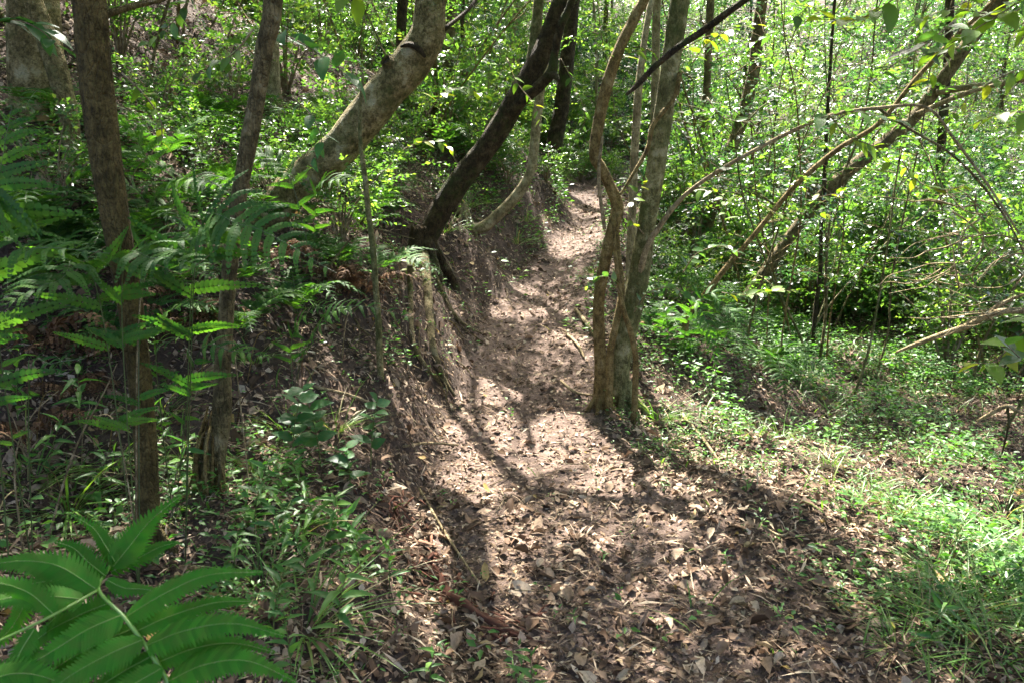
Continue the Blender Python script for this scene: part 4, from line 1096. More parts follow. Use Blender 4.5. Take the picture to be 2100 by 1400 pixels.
# the close fern, bottom left
fo = P(345, 1400, 1.0)
fern0 = empty("fern", tuple(fo), "big lush fern frond close up in the bottom left corner", "fern")
def px3(lst): return np.array([P(a, b, Y) for a, b, Y in lst])
st = px3([(420, 1560, .98), (345, 1400, 1.0), (300, 1325, 1.03), (252, 1262, 1.06), (203, 1208, 1.1), (225, 1160, 1.16), (250, 1090, 1.22)])
mb = MB(); tube(mb, st - fo, [.0042, .0038, .0034, .003, .0026, .002, .001], 7, 40, var=.8)
stk = obj("stalk", mb.mesh("stalk", M_RACHIS), fern0)
mb = MB(); tube(mb, px3([(203, 1208, 1.1), (150, 1238, 1.06), (80, 1275, 1.02), (-40, 1330, .98)]) - fo, [.0024, .0022, .002, .0015], 6, 16, var=.6)
obj("stalk", mb.mesh("stalk", M_RACHIS), fern0)
camdir = np.array([0, -.75, .9])
for pts, w, nl, nv_ in (
    ([(262, 1262, 1.06), (340, 1215, 1.05), (430, 1178, 1.05), (545, 1172, 1.07)], 78, 21, (.1, -.7, 1)),
    ([(302, 1322, 1.03), (380, 1292, 1.01), (480, 1278, 1.0), (588, 1305, 1.02)], 84, 23, (.15, -.7, 1)),
    ([(345, 1396, 1.0), (420, 1362, .98), (510, 1355, .97), (612, 1400, .98)], 88, 23, (.2, -.7, 1)),
    ([(290, 1312, 1.03), (215, 1345, 1.0), (130, 1395, .97), (60, 1460, .95)], 92, 22, (-.1, -.8, 1)),
    ([(330, 1370, 1.0), (270, 1405, .98), (200, 1450, .95), (140, 1510, .93)], 84, 20, (-.1, -.8, 1)),
    ([(250, 1260, 1.06), (180, 1290, 1.03), (90, 1345, 1.0), (-40, 1420, .96)], 96, 22, (-.1, -.8, 1)),
    ([(196, 1206, 1.1), (120, 1160, 1.1), (40, 1150, 1.08), (-70, 1165, 1.05)], 92, 22, (-.1, -.6, 1)),
    ([(170, 1228, 1.08), (100, 1222, 1.06), (20, 1225, 1.03), (-70, 1250, 1.0)], 84, 20, (-.1, -.6, 1)),
    ([(232, 1160, 1.16), (265, 1120, 1.18), (310, 1065, 1.2), (376, 1012, 1.22)], 84, 17, (.3, -1, .4)),
    ([(236, 1150, 1.16), (215, 1115, 1.19), (190, 1080, 1.22), (142, 1052, 1.26)], 62, 15, (-.1, -1, .4)),
    ([(215, 1178, 1.13), (180, 1150, 1.16), (150, 1122, 1.18), (108, 1108, 1.2)], 66, 14, (-.2, -1, .5)),
    ([(222, 1190, 1.12), (255, 1205, 1.12), (300, 1208, 1.12), (350, 1222, 1.12)], 46, 11, (.1, -.7, 1)),
    ([(70, 1290, 1.02), (40, 1340, 1.0), (20, 1390, .98), (-10, 1450, .96)], 70, 16, (-.1, -.8, 1)),
    ([(225, 1235, 1.1), (160, 1262, 1.11), (90, 1300, 1.1), (10, 1370, 1.08)], 84, 20, (0, -.8, .7)),
    ([(262, 1270, 1.12), (320, 1262, 1.14), (390, 1258, 1.16), (450, 1275, 1.18)], 56, 16, (.1, -.8, .7)),
    ([(330, 1352, 1.08), (390, 1340, 1.1), (450, 1335, 1.12), (520, 1350, 1.14)], 56, 16, (.1, -.8, .7)),
    ([(180, 1195, 1.14), (130, 1190, 1.15), (70, 1195, 1.14), (-20, 1220, 1.1)], 70, 18, (0, -.8, .7)),
    ([(230, 1170, 1.18), (290, 1140, 1.2), (330, 1120, 1.22), (370, 1110, 1.24)], 52, 13, (.2, -.9, .5)),
    ([(205, 1185, 1.16), (170, 1165, 1.18), (120, 1155, 1.2), (50, 1160, 1.2)], 60, 15, (-.1, -.9, .5)),
    ([(-40, 1400, .95), (30, 1380, .97), (100, 1390, .98), (170, 1430, .97)], 80, 18, (0, -.8, .7)),
    ([(282, 1292, 1.05), (350, 1262, 1.05), (440, 1235, 1.06), (520, 1232, 1.08)], 60, 20, (.1, -.8, .8)),
    ([(322, 1358, 1.02), (400, 1328, 1.02), (480, 1318, 1.03), (570, 1338, 1.05)], 60, 20, (.1, -.8, .8)),
    ([(272, 1288, 1.06), (200, 1320, 1.04), (120, 1365, 1.02), (30, 1440, 1.0)], 66, 20, (-.1, -.8, .8)),
    ([(310, 1345, 1.03), (250, 1378, 1.01), (180, 1425, .99), (110, 1490, .97)], 66, 20, (-.1, -.8, .8)),
    ([(110, 1258, 1.04), (60, 1215, 1.04), (0, 1195, 1.03), (-60, 1195, 1.02)], 60, 16, (-.1, -.8, .8)),
    ([(200, 1330, 1.1), (170, 1370, 1.12), (120, 1420, 1.12), (60, 1470, 1.12)], 70, 15, (.2, -.8, .7)),
    ([(60, 1200, 1.15), (40, 1260, 1.15), (0, 1310, 1.15), (-60, 1340, 1.15)], 70, 15, (.2, -.8, .7)),
    ([(300, 1420, 1.1), (260, 1440, 1.1), (200, 1480, 1.1), (120, 1520, 1.1)], 70, 14, (.2, -.8, .7)),
    ([(130, 1250, 1.05), (90, 1290, 1.12), (60, 1340, 1.12), (60, 1400, 1.1)], 60, 14, (0, -.8, 1))):
    mb = MB()
    c, pr = pinna(mb, px3(pts) - fo, np.array(nv_, float), w / FPX * 1.22, int(nl * 1.4), True, sweep=.55)
    o = obj("pinna", mb.mesh("pinna", M_FERNDARK), stk)
    o.name = "pinna"
    mb = MB(); tube(mb, c + unit(np.array(nv_, float)) * .0006, np.linspace(.0007, .0003, len(c)), 5, None, var=.3, cap=False)
    o.data.materials.append(M_RACHIS)
    r = obj("leaflet_rib", mb.mesh("leaflet_rib", M_RACHIS), fern0)

FERNS = [
    # label, fronds: (points, pinna length m, pairs, normal)
    ("fern with long level leaflets at the left edge, in front of the broad grey trunk",
     [([(-60, 640, 2.15), (-30, 520, 2.15), (-5, 380, 2.1), (25, 215, 2.1)], .3, 14, (.1, -.9, .4)),
      ([(-60, 640, 2.2), (-20, 560, 2.1), (70, 510, 2.0), (225, 520, 1.95)], .18, 12, (0, -.3, 1))]),
    ("fern with broad sunlit fronds spreading between the two foreground trunks",
     [([(230, 700, 2.35), (250, 590, 2.3), (320, 530, 2.2), (435, 548, 2.1)], .17, 13, (0, -.4, 1)),
      ([(230, 700, 2.35), (200, 600, 2.35), (110, 580, 2.2), (0, 630, 2.1)], .2, 13, (0, -.4, 1)),
      ([(230, 700, 2.4), (290, 560, 2.5), (350, 500, 2.45), (450, 485, 2.4)], .17, 12, (0, -.4, 1))]),
    ("feathery fern frond drooping in front of the grey trunk",
     [([(330, 640, 2.5), (400, 520, 2.4), (500, 462, 2.25), (690, 560, 2.1)], .24, 17, (.1, -.9, .7)),
      ([(330, 640, 2.5), (400, 540, 2.4), (430, 480, 2.3), (350, 455, 2.2)], .15, 12, (0, -.8, .8))]),
    ("small green fern leaning out behind the brown trunk's left side",
     [([(20, 830, 2.3), (60, 780, 2.25), (110, 745, 2.2), (175, 735, 2.15)], .05, 9, (0, -.5, 1)),
      ([(20, 830, 2.3), (0, 720, 2.3), (10, 660, 2.3), (50, 640, 2.3)], .07, 9, (.2, -.5, 1))]),
    ("small fern reaching right between the foreground trunks at mid height",
     [([(330, 800, 2.7), (320, 740, 2.6), (350, 700, 2.5), (420, 672, 2.4)], .06, 9, (0, -.5, 1)),
      ([(330, 800, 2.7), (400, 740, 2.7), (480, 720, 2.65), (560, 735, 2.6)], .1, 11, (0, -.5, 1))]),
    ("fern with a level frond crossing the slender sapling pole",
     [([(600, 800, 3.9), (640, 690, 3.7), (720, 628, 3.6), (885, 662, 3.5)], .14, 14, (0, -.5, 1)),
      ([(600, 800, 3.9), (600, 690, 3.9), (650, 630, 3.8), (720, 640, 3.7)], .13, 12, (0, -.5, 1))]),
    ("bright fern on the bank just below the mottled leaning trunk",
     [([(640, 460, 4.7), (650, 400, 4.6), (690, 368, 4.5), (780, 385, 4.4)], .16, 12, (0, -.5, 1)),
      ([(640, 460, 4.7), (600, 380, 4.7), (550, 320, 4.7), (500, 318, 4.7)], .17, 12, (0, -.5, 1))]),
    ("sunlit fern on the bank between the brown and grey foreground trunks",
     [([(330, 420, 4.4), (300, 330, 4.3), (260, 260, 4.2), (225, 220, 4.1)], .17, 13, (0, -.5, 1)),
      ([(330, 420, 4.4), (360, 380, 4.2), (420, 370, 4.1), (480, 400, 4.0)], .2, 13, (0, -.4, 1)),
      ([(330, 420, 4.4), (280, 390, 4.3), (220, 380, 4.2), (180, 410, 4.1)], .18, 12, (0, -.4, 1))]),
    ("fern drooping down the embankment right of the clump",
     [([(1390, 640, 5.2), (1420, 625, 5.1), (1455, 680, 5.0), (1470, 770, 4.95)], .14, 14, (.3, -.7, .7)),
      ([(1390, 640, 5.2), (1360, 600, 5.1), (1330, 590, 5.0), (1290, 610, 4.95)], .12, 12, (0, -.6, 1)),
      ([(1390, 640, 5.2), (1440, 610, 5.2), (1500, 640, 5.1), (1540, 700, 5.0)], .14, 12, (.2, -.6, 1))]),
    ("dark green fern at the foot of the thick leaning brown trunk",
     [([(1580, 770, 6.8), (1600, 720, 6.7), (1640, 715, 6.5), (1700, 780, 6.3)], .24, 13, (.2, -.6, 1)),
      ([(1580, 770, 6.8), (1560, 720, 6.6), (1530, 720, 6.4), (1490, 770, 6.2)], .24, 13, (-.2, -.6, 1)),
      ([(1580, 770, 6.8), (1590, 730, 6.5), (1600, 760, 6.1), (1610, 810, 5.9)], .22, 13, (0, -.8, .8)),
      ([(1580, 770, 6.8), (1630, 740, 6.6), (1690, 750, 6.4), (1740, 800, 6.3)], .2, 12, (.2, -.6, 1))]),
]
for lab, fr in FERNS:
    off = P(*fr[0][0][0])
    off[2] = min(off[2], float(H(off[0], off[1])))
    root = empty("fern", tuple(off), lab, "fern")
    for pts, pl, pairs, nv_ in fr:
        p3 = px3(pts); p3[0] = off
        frond(root, off, p3, pl, pairs, np.array(nv_, float), 14, .2, True)
# smaller ferns as one template, copied
def fern_template(seed, nf, L, mat=M_FERN, curl=0.0, el=.9, drop=.12):
    root = obj("fern", None)
    z3 = np.zeros(3)
    for k in range(nf):
        th = k * 6.283 / nf + U(-.3, .3); h = np.array([math.cos(th), math.sin(th), 0])
        l = L * U(.7, 1.1); e = el * U(.7, 1.2)
        pts = [z3, h * l * .25 + np.array([0, 0, l * .35 * e]), h * l * .6 + np.array([0, 0, l * .5 * e]), h * l + np.array([0, 0, l * .3 * e])]
        frond(root, z3, pts, l * .27, 12, np.array([0, 0, 1]) - h * .2, 10, .24, mat is not M_DEADFERN, mat, .0022, drop, .2, curl)
    return root
FT = [fern_template(1, 6, .55), fern_template(2, 5, .7), fern_template(3, 7, .45)]
spots = [(560, 470, 0, "on the bank behind the grey trunk"), (420, 450, 1, "between the foreground trunks, high on the bank"), (700, 560, 2, "below the mottled trunk's foot"), (250, 520, 0, "right behind the brown trunk"),
         (80, 480, 1, "in front of the limb at the far left"), (610, 640, 2, "left of the slender sapling pole"), (330, 330, 1, "uppermost on the left hillside"), (450, 260, 0, "on the upper hillside left of the grey trunk"),
         (1480, 640, 0, "on the embankment behind the drooping fern"), (1430, 600, 1, "behind the clump's mossy trunk"), (1540, 620, 2, "left of the thick leaning trunk"), (1700, 650, 0, "in the hollow right of the thin dark sapling stem"),
         (1800, 640, 1, "in the hollow before the far right shrubs"), (1350, 700, 2, "just right of the mossy trunk's foot"), (900, 330, 1, "behind the dark leaning trunk"), (1010, 350, 0, "behind the slender curving pale trunk"),
         (640, 300, 1, "beyond the mottled leaning trunk"), (1460, 720, 0, "under the drooping fern's tip"), (500, 700, 2, "right of the grey trunk's fibrous foot")]
for k, (a, b, t, where) in enumerate(spots):
    o = FT[t] if k in (0, 1, 2) and spots[k][2] == t and not FT[t].get("label") else copy_tree(FT[t])
    g = G(a, b)
    o.location = g; o.rotation_euler = (0, 0, float(U(0, 6.28)))
    s = float(U(.8, 1.15)); o.scale = (s, s, s)
    o["label"] = "small green fern growing " + where; o["category"] = "fern"; o["group"] = "small ferns on the slopes"
g4 = random.Random(21)
for n in range(34):
    a, b = (g4.uniform(20, 840), g4.uniform(230, 720)) if n < 26 else (g4.uniform(1330, 1720), g4.uniform(590, 760))
    if 960 < a < 1240: continue
    g = G(a, b)
    if abs(g[0] - xc(g[1])) < hw(g[1]) + .3: continue
    o = copy_tree(FT[g4.randrange(3)])
    o.location = g; o.rotation_euler = (g4.uniform(-.2, .2), g4.uniform(-.2, .2), g4.uniform(0, 6.28)); q = g4.uniform(.55, 1.0); o.scale = (q, q, q * g4.uniform(.8, 1.2))
    o["category"] = "fern"; o["group"] = "small ferns on the slopes"; SCATTER.append((o, "bushy little", "fern"))
# dead brown bracken
DT = [fern_template(5, 7, .5, M_DEADFERN, .5, .5, .9), fern_template(6, 5, .6, M_DEADFERN, .6, .8, 1.0)]
dead = [(150, 830, 0, "low at the left edge beside the brown trunk"), (80, 740, 1, "at the left edge behind the small green fern"), (380, 700, 1, "hanging between the two foreground trunks"), (330, 640, 0, "behind the brown trunk at mid height"),
        (560, 560, 1, "behind the feathery drooping frond"), (220, 740, 0, "just left of the brown trunk, catching the sun"), (690, 600, 0, "left of the slender sapling pole, high on the bank"), (60, 950, 1, "in the dark lower left, above the large frond"),
        (740, 640, 1, "touching the slender sapling pole")]
for k, (a, b, t, where) in enumerate(dead):
    o = DT[t] if k < 2 else copy_tree(DT[t])
    g = G(a, b)
    o.location = g + np.array([0, 0, .05]); o.rotation_euler = (U(-.2, .2), U(-.2, .2), float(U(0, 6.28)))
    s = float(U(.5, .75)); o.scale = (s, s, s)
    o["label"] = "curled dead brown fern " + where; o["category"] = "dead fern"; o["group"] = "dead brown ferns on the left bank"

# ------------------------------------------------------------------ weeds, saplings and leafy branches with single leaves
def tmesh(tpl, mat, sx=1.0): return MB().add(tpl3(tpl[0], sx, .45), tpl[1]).mesh("leaf", mat)
OVATE = leaf_tpl([(.12, .3), (.32, .5), (.6, .42), (.85, .18)], .18, .14)
LM = dict(lance=[tmesh(leaf_tpl([(.12, .26), (.35, .5), (.7, .3)], c, .22), M_WEED) for c in (.2, .45, .7)],
          ovate=[tmesh(OVATE, M_BROAD), tmesh(leaf_tpl([(.12, .3), (.32, .5), (.6, .42), (.85, .18)], .35, .2), M_BROAD)],
          yellow=[tmesh(OVATE, M_YELLOW), tmesh(leaf_tpl([(.12, .3), (.32, .5), (.6, .42), (.85, .18)], .3, .1), M_YELLOW)],
          green=[tmesh(OVATE, M_LEAF), tmesh(LEAF12, M_LEAF)], blade=[tmesh(leaf_tpl([(.1, .4), (.4, .5), (.75, .35)], .5, .25), M_GRASS)])
def leafy(name, label, cat, pts, kind, nleaf, L, ratio, stem_r, start=.25, group=None, spread=.9, up=.35, mat=None):
    """a stem along pts with single leaves set on it in turn"""
    pts = np.asarray(pts, float); o3 = pts[0]
    root = empty(name, tuple(o3), label, cat, group)
    mb = MB(); tube(mb, pts - o3, np.linspace(stem_r, stem_r * .35, len(pts)), 6, 16, .05, 2)
    obj("stem", mb.mesh("stem", mat or M_STEM), root)
    c = catmull(pts, 60); tg = unit(np.gradient(c, axis=0))
    ph = U(0, 6.28)
    for k in range(nleaf):
        u = start + (1 - start) * (k + .5) / nleaf
        i = min(int(u * 59), 58); t_ = tg[i]
        a = unit(np.cross(t_, [0, 0, 1.0]) + 1e-6); b = np.cross(a, t_)
        ph += 2.4 if abs(t_[2]) > .6 else math.pi
        side = a * math.cos(ph) + b * math.sin(ph) if abs(t_[2]) > .6 else a * math.cos(ph) + RNG.normal(0, .25, 3)
        d = unit(side * spread + t_ * .6 + RNG.normal(0, .15, 3))
        n = np.array([0, 0, 1.0]) + RNG.normal(0, .3, 3) + np.array([0, -.25, 0])
        l = L * U(.65, 1.15) * (.75 + .35 * math.sin(math.pi * min(1, .2 + .75 * u)))
        leaf_obj(rnd.choice(LM[kind]), c[i], d, n, l, l * ratio, root, "leaf", o3)
    return root
def upstem(px, py, h, lean=.25, Y=None):
    g = G(px, py) if Y is None else P(px, py, Y)
    th = U(0, 6.28); k = lean * h
    return [g - np.array([0, 0, .02]), g + np.array([math.cos(th) * k * .3, math.sin(th) * k * .3, h * .5]), g + np.array([math.cos(th) * k, math.sin(th) * k, h])]
weeds = [(100, 1010, .3, 12, "dark weed at the left edge above the large fern frond's left leaflets"), (200, 1040, .26, 11, "dark weed just left of the brown trunk's foot"), (365, 1060, .3, 12, "dark weed between the feet of the two foreground trunks"),
         (350, 960, .34, 13, "taller weed between the foreground trunks, behind their feet"), (40, 900, .34, 13, "weed in the dark at the left edge, well above the large frond"), (480, 1190, .24, 11, "weed under the grey trunk's roots beside the large frond"),
         (560, 1330, .22, 11, "weed touching the right leaflet tips of the large fern frond"), (520, 1100, .3, 12, "weed right beside the grey trunk's shredded foot"), (600, 1400, .2, 10, "weed at the bottom edge right of the large fern frond"),
         (170, 900, .3, 12, "weed left of the brown trunk, at the dry yellow stalk"), (690, 1330, .34, 13, "tall sunlit weed with narrow leaves right of the large fern frond"), (640, 1240, .25, 11, "narrow-leaved weed above the tips of the large fern frond"),
         (745, 1180, .26, 12, "narrow-leaved weed nearest the upper end of the rotten log"), (700, 1140, .28, 12, "bushy weed in the shade left of the rotten log's upper end"),
         (800, 1230, .18, 10, "weed leaning over the middle of the rotten log"), (650, 1090, .22, 10, "weed in the dark right of the grey trunk's roots"),
         (880, 1395, .16, 9, "small weed with a drooping yellow leaf near the bottom edge"), (1090, 1440, .17, 9, "light green weed at the bottom edge below the rotten log"),
         (1060, 1420, .12, 7, "small weed touching the light green weed at the bottom edge"), (980, 1470, .14, 8, "weed cut by the bottom edge left of the light green weed"),
         (905, 1030, .06, 6, "tiny seedling in the litter above the rotten log"), (1490, 1150, .05, 6, "pale seedling alone in the middle of the leafy path"),
         (1240, 1140, .04, 5, "tiny bright seedling on the shaded path centre"), (1360, 1010, .07, 7, "seedling at the lower end of the bright herb patch"),
         (1640, 1070, .10, 8, "herb on the right path margin by the bent stick"), (1780, 1200, .13, 9, "spreading herb with arched leaves right of the path"),
         (1720, 1260, .08, 8, "low herb at the path's right edge, beside the arched-leaf herb"), (1180, 1290, .05, 5, "small bright seedling just right of the rotten log"),
         (1530, 1010, .09, 8, "herb where the bright herb patch meets the litter"), (1320, 930, .11, 9, "herb right of the sunlit patch of path"),
         (560, 1130, .2, 10, "dark weed behind the top of the large fern frond"), (620, 1020, .2, 10, "weed below the broad-leaved sapling"),
         (1900, 1330, .2, 10, "herb among the grass tufts at the bottom right"), (1690, 1300, .05, 5, "tiny clover-like seedling on the bottom right of the path"),
         (1210, 690, .1, 7, "herb at the left foot of the kinked stem"), (880, 770, .07, 6, "seedling on the bank foot beside the exposed root")]
for a, b, h, n, lab in weeds:
    if b > 1400:
        g0 = G(a, 1395); pts = [q + np.array([0, -.12 * (b - 1395) / 40, 0]) for q in upstem(a, 1395, h)]
    else: pts = upstem(a, b, h)
    leafy("weed", lab, "weed", pts, 'lance', n, max(.035, min(.1, h * .38)), .28, .0022, .2, spread=1.1)
# broad-leaved saplings, left of the sunlit path
for a, b, h, n, L, lab in ((660, 960, .42, 16, .105, "broad-leaved sapling with round bluish leaves left of the sapling pole"), (760, 965, .33, 12, .1, "broad-leaved sapling partly in front of the slender sapling pole's foot"),
                           (600, 960, .34, 12, .1, "broad-leaved sapling nearest the grey trunk"), (720, 1010, .2, 9, .085, "low broad-leaved seedling under the round-leaved saplings")):
    leafy("broadleaf_sapling", lab, "sapling", upstem(a, b, h, .2), 'ovate', n, L, .62, .003, .3, spread=1.2)
for a, b, h, n, L, lab in ((845, 590, .22, 9, .09, "small bright-leaved seedling on the bank under the dark trunk's foot"), (1320, 610, .3, 12, .08, "leafy seedling against the middle of the mossy trunk"),
                           (1360, 690, .3, 12, .09, "leafy seedling right of the mossy trunk, above the bright herbs")):
    leafy("seedling", lab, "seedling", upstem(a, b, h, .3), 'yellow' if a < 900 else 'green', n, L, .5, .003, .25, spread=1.1)
# leafy branches overhanging the view
br = [
    ([(1040, 120, 5.8), (1060, 170, 5.7), (1100, 220, 5.6), (1110, 260, 5.6)], 'yellow', 12, .075, "small bright twig hanging across the dark leaning trunk's fork"),
    ([(1150, 120, 6.5), (1180, 180, 6.4), (1200, 240, 6.3), (1180, 290, 6.3)], 'green', 16, .075, "green leafy twig between the dark trunk's fork and the kinked stem"),
    ([(1300, 640, 4.7), (1330, 600, 4.6), (1380, 590, 4.5), (1420, 610, 4.5)], 'green', 14, .075, "leafy twig growing out of the mossy trunk at mid height"),
    ([(1270, 600, 4.7), (1250, 570, 4.6), (1225, 570, 4.6), (1200, 590, 4.6)], 'green', 10, .06, "small leafy twig growing left from the clump over the path"),
    ([(1320, 480, 4.8), (1290, 440, 4.7), (1310, 390, 4.7), (1330, 370, 4.7)], 'yellow', 9, .07, "few yellow leaves on a twig against the mossy trunk"),
    ([(1390, 260, 4.7), (1420, 300, 4.6), (1450, 330, 4.6), (1490, 350, 4.5)], 'green', 14, .07, "leafy twig right of the mossy trunk's upper part"),
    ([(600, 200, 4.4), (640, 240, 4.3), (660, 290, 4.3), (640, 330, 4.3)], 'ovate', 10, .09, "dark round-leaved twig hanging in front of the mottled leaning trunk"),
    ([(520, 60, 3.4), (480, 110, 3.4), (440, 130, 3.4), (390, 160, 3.4)], 'green', 12, .07, "green leafy twig left of the grey trunk's top"),
    ([(250, 150, 3.0), (300, 200, 3.0), (330, 250, 3.0), (330, 300, 3.0)], 'yellow', 10, .06, "bright leafy twig hanging just right of the brown trunk"),
    ([(800, 330, 5.6), (840, 300, 5.5), (890, 290, 5.4), (930, 310, 5.4)], 'yellow', 13, .075, "bright leafy twig below the mottled trunk, left of the dark one"),
    ([(1560, 420, 6.0), (1600, 440, 5.9), (1650, 430, 5.8), (1700, 440, 5.8)], 'yellow', 14, .075, "leafy twig crossing the long thin pale stem at mid height"),
    ([(1450, 200, 5.5), (1480, 240, 5.4), (1530, 250, 5.4), (1580, 240, 5.3)], 'green', 15, .075, "dark leafy twig over the grey brown trunk"),
    ([(1850, 330, 4.6), (1880, 370, 4.6), (1930, 390, 4.5), (1980, 380, 4.5)], 'yellow', 14, .08, "yellow leafy twig under the arching stem's right half"),
    ([(2160, 250, 3.4), (2100, 230, 3.4), (2030, 240, 3.4), (1950, 280, 3.4)], 'yellow', 14, .085, "yellow green leafy twig at the right edge under the top right branch"),
    ([(2160, -20, 3.8), (2060, 30, 3.8), (1960, 20, 3.8), (1880, 40, 3.8)], 'yellow', 16, .09, "leafy twig along the top edge near the right corner"),
    ([(2160, 130, 4.2), (2070, 150, 4.2), (1990, 200, 4.2), (1930, 260, 4.2)], 'yellow', 16, .09, "backlit leafy twig in front of the leaning trunk's pale side branch"),
    ([(2000, -60, 4.4), (1980, 30, 4.4), (1940, 110, 4.4), (1900, 170, 4.4)], 'yellow', 14, .09, "hanging leafy twig over the top end of the leaning brown trunk"),
    ([(1700, -60, 4.6), (1660, 10, 4.6), (1600, 60, 4.6), (1540, 90, 4.6)], 'green', 15, .085, "dark leafy twig at the top edge left of the hanging yellow branch"),
    ([(400, -60, 5.0), (380, 10, 5.0), (340, 60, 5.0), (300, 90, 5.0)], 'green', 14, .09, "leafy twig at the top edge between the foreground trunks"),
    ([(1620, 268, 4.3), (1690, 240, 4.2), (1760, 230, 4.1), (1840, 250, 4.0)], 'green', 14, .11, "leafy twig along the middle of the arching dead stem"),
    ([(1700, 235, 4.2), (1740, 280, 4.1), (1790, 300, 4.0), (1830, 340, 3.9)], 'yellow', 10, .09, "twig with yellow green leaves hanging below the arching dead stem"),
    ([(2150, -60, 3.0), (2080, 10, 3.0), (2000, 60, 3.0), (1900, 120, 3.0)], 'yellow', 16, .11, "leafy branch with backlit yellow leaves at the top right corner"),
    ([(2150, 20, 2.6), (2110, 60, 2.6), (2085, 100, 2.6)], 'yellow', 3, .12, "single large backlit leaf hanging at the top right edge"),
    ([(1880, -60, 3.4), (1830, 0, 3.4), (1760, 40, 3.4), (1680, 40, 3.4)], 'yellow', 14, .12, "leafy branch hanging from the top edge, right of centre"),
    ([(1960, 40, 3.6), (1900, 90, 3.5), (1850, 120, 3.4), (1790, 170, 3.3)], 'green', 12, .1, "dark-leaved twig in front of the thick leaning trunk's top"),
    ([(1480, 470, 5.6), (1490, 420, 5.5), (1470, 395, 5.4), (1430, 390, 5.3)], 'yellow', 10, .1, "twig with a few sunlit yellow leaves right of the clump"),
    ([(1480, 600, 5.9), (1530, 605, 5.8), (1580, 598, 5.7), (1640, 596, 5.6)], 'yellow', 16, .11, "level leafy twig catching the sun left of the thick leaning trunk"),
    ([(1400, 560, 5.4), (1430, 520, 5.3), (1480, 505, 5.2), (1520, 520, 5.1)], 'green', 12, .1, "leafy twig beside the long thin pale stem's foot"),
    ([(2150, 640, 2.9), (2090, 690, 2.9), (2040, 740, 2.9), (1985, 745, 2.9)], 'yellow', 9, .12, "leafy twig with large leaves at the right edge, mid height"),
    ([(2150, 760, 2.7), (2100, 740, 2.7), (2060, 700, 2.7)], 'green', 6, .11, "leafy twig cut by the right edge above the short dead branch"),
    ([(560, 60, 3.9), (620, 90, 3.8), (680, 130, 3.7), (740, 180, 3.6)], 'ovate', 12, .12, "leafy branch with round dark leaves right of the grey trunk's top"),
    ([(700, -60, 3.3), (720, -20, 3.3), (755, 10, 3.3)], 'yellow', 5, .1, "few bright leaves hanging from the top edge left of the mottled trunk"),
    ([(-40, 60, 2.8), (20, 40, 2.8), (80, 60, 2.8), (120, 100, 2.8)], 'ovate', 10, .11, "leafy branch in the top left corner before the broad grey trunk"),
    ([(1240, 220, 5.0), (1250, 150, 4.9), (1290, 110, 4.8), (1340, 105, 4.7)], 'yellow', 10, .1, "leafy twig with bright leaves beside the kinked stem's upper half"),
    ([(1420, 130, 5.2), (1450, 90, 5.1), (1500, 60, 5.0), (1560, 50, 4.9)], 'yellow', 13, .1, "leafy twig at the top, right of the dark slanting branch"),
    ([(880, 230, 7.0), (910, 190, 6.9), (950, 180, 6.8), (1000, 200, 6.7)], 'yellow', 13, .13, "bright leafy twig between the two leaning trunks"),
    ([(1640, 420, 6.5), (1700, 400, 6.4), (1760, 400, 6.3), (1800, 420, 6.2)], 'yellow', 12, .1, "leafy twig just below the thick leaning trunk's middle"),
]
for pts, kd, n, L, lab in br:
    leafy("leafy_branch", lab, "branch", px3(pts), kd, n, L, .52, .004, .08, spread=1.0, mat=M_TWIG)
# tangle of bare twigs at the right edge
for k, (a, b, Y, lab) in enumerate(((2010, 470, 4.6, "bare pale twigs drooping at the right edge, upper part of the tangle"), (2080, 520, 4.4, "bare pale twigs at the right edge, beside the drooping stem's tip"),
                                    (1960, 560, 5.0, "bare pale twig reaching left from the tangle at the right edge"), (2070, 640, 4.5, "bare twigs just above the low dead branch at the right edge"),
                                    (1980, 400, 4.7, "thin bare twigs hanging from the arching dead stem's drooping end"))):
    o3 = P(a, b, Y); mb = MB(); g = random.Random(k + 50)
    for j in range(9):
        th = g.uniform(2.2, 5.6); q = [np.array([g.uniform(-.1, .1), g.uniform(-.1, .1), g.uniform(-.1, .1)])]
        for i in range(4):
            th += g.uniform(-.6, .6); q.append(q[-1] + np.array([math.cos(th) * .12, g.uniform(-.06, .06), math.sin(th) * .09]))
        tube(mb, q, np.linspace(.005, .0015, 5) * g.uniform(.6, 1.2), 4, 12, .1, j)
    o = obj("bare_twigs", mb.mesh("bare_twigs", M_BARK['dead']), None, label=lab, category="twigs", group="tangle of bare twigs at the right edge")
    o.location = o3
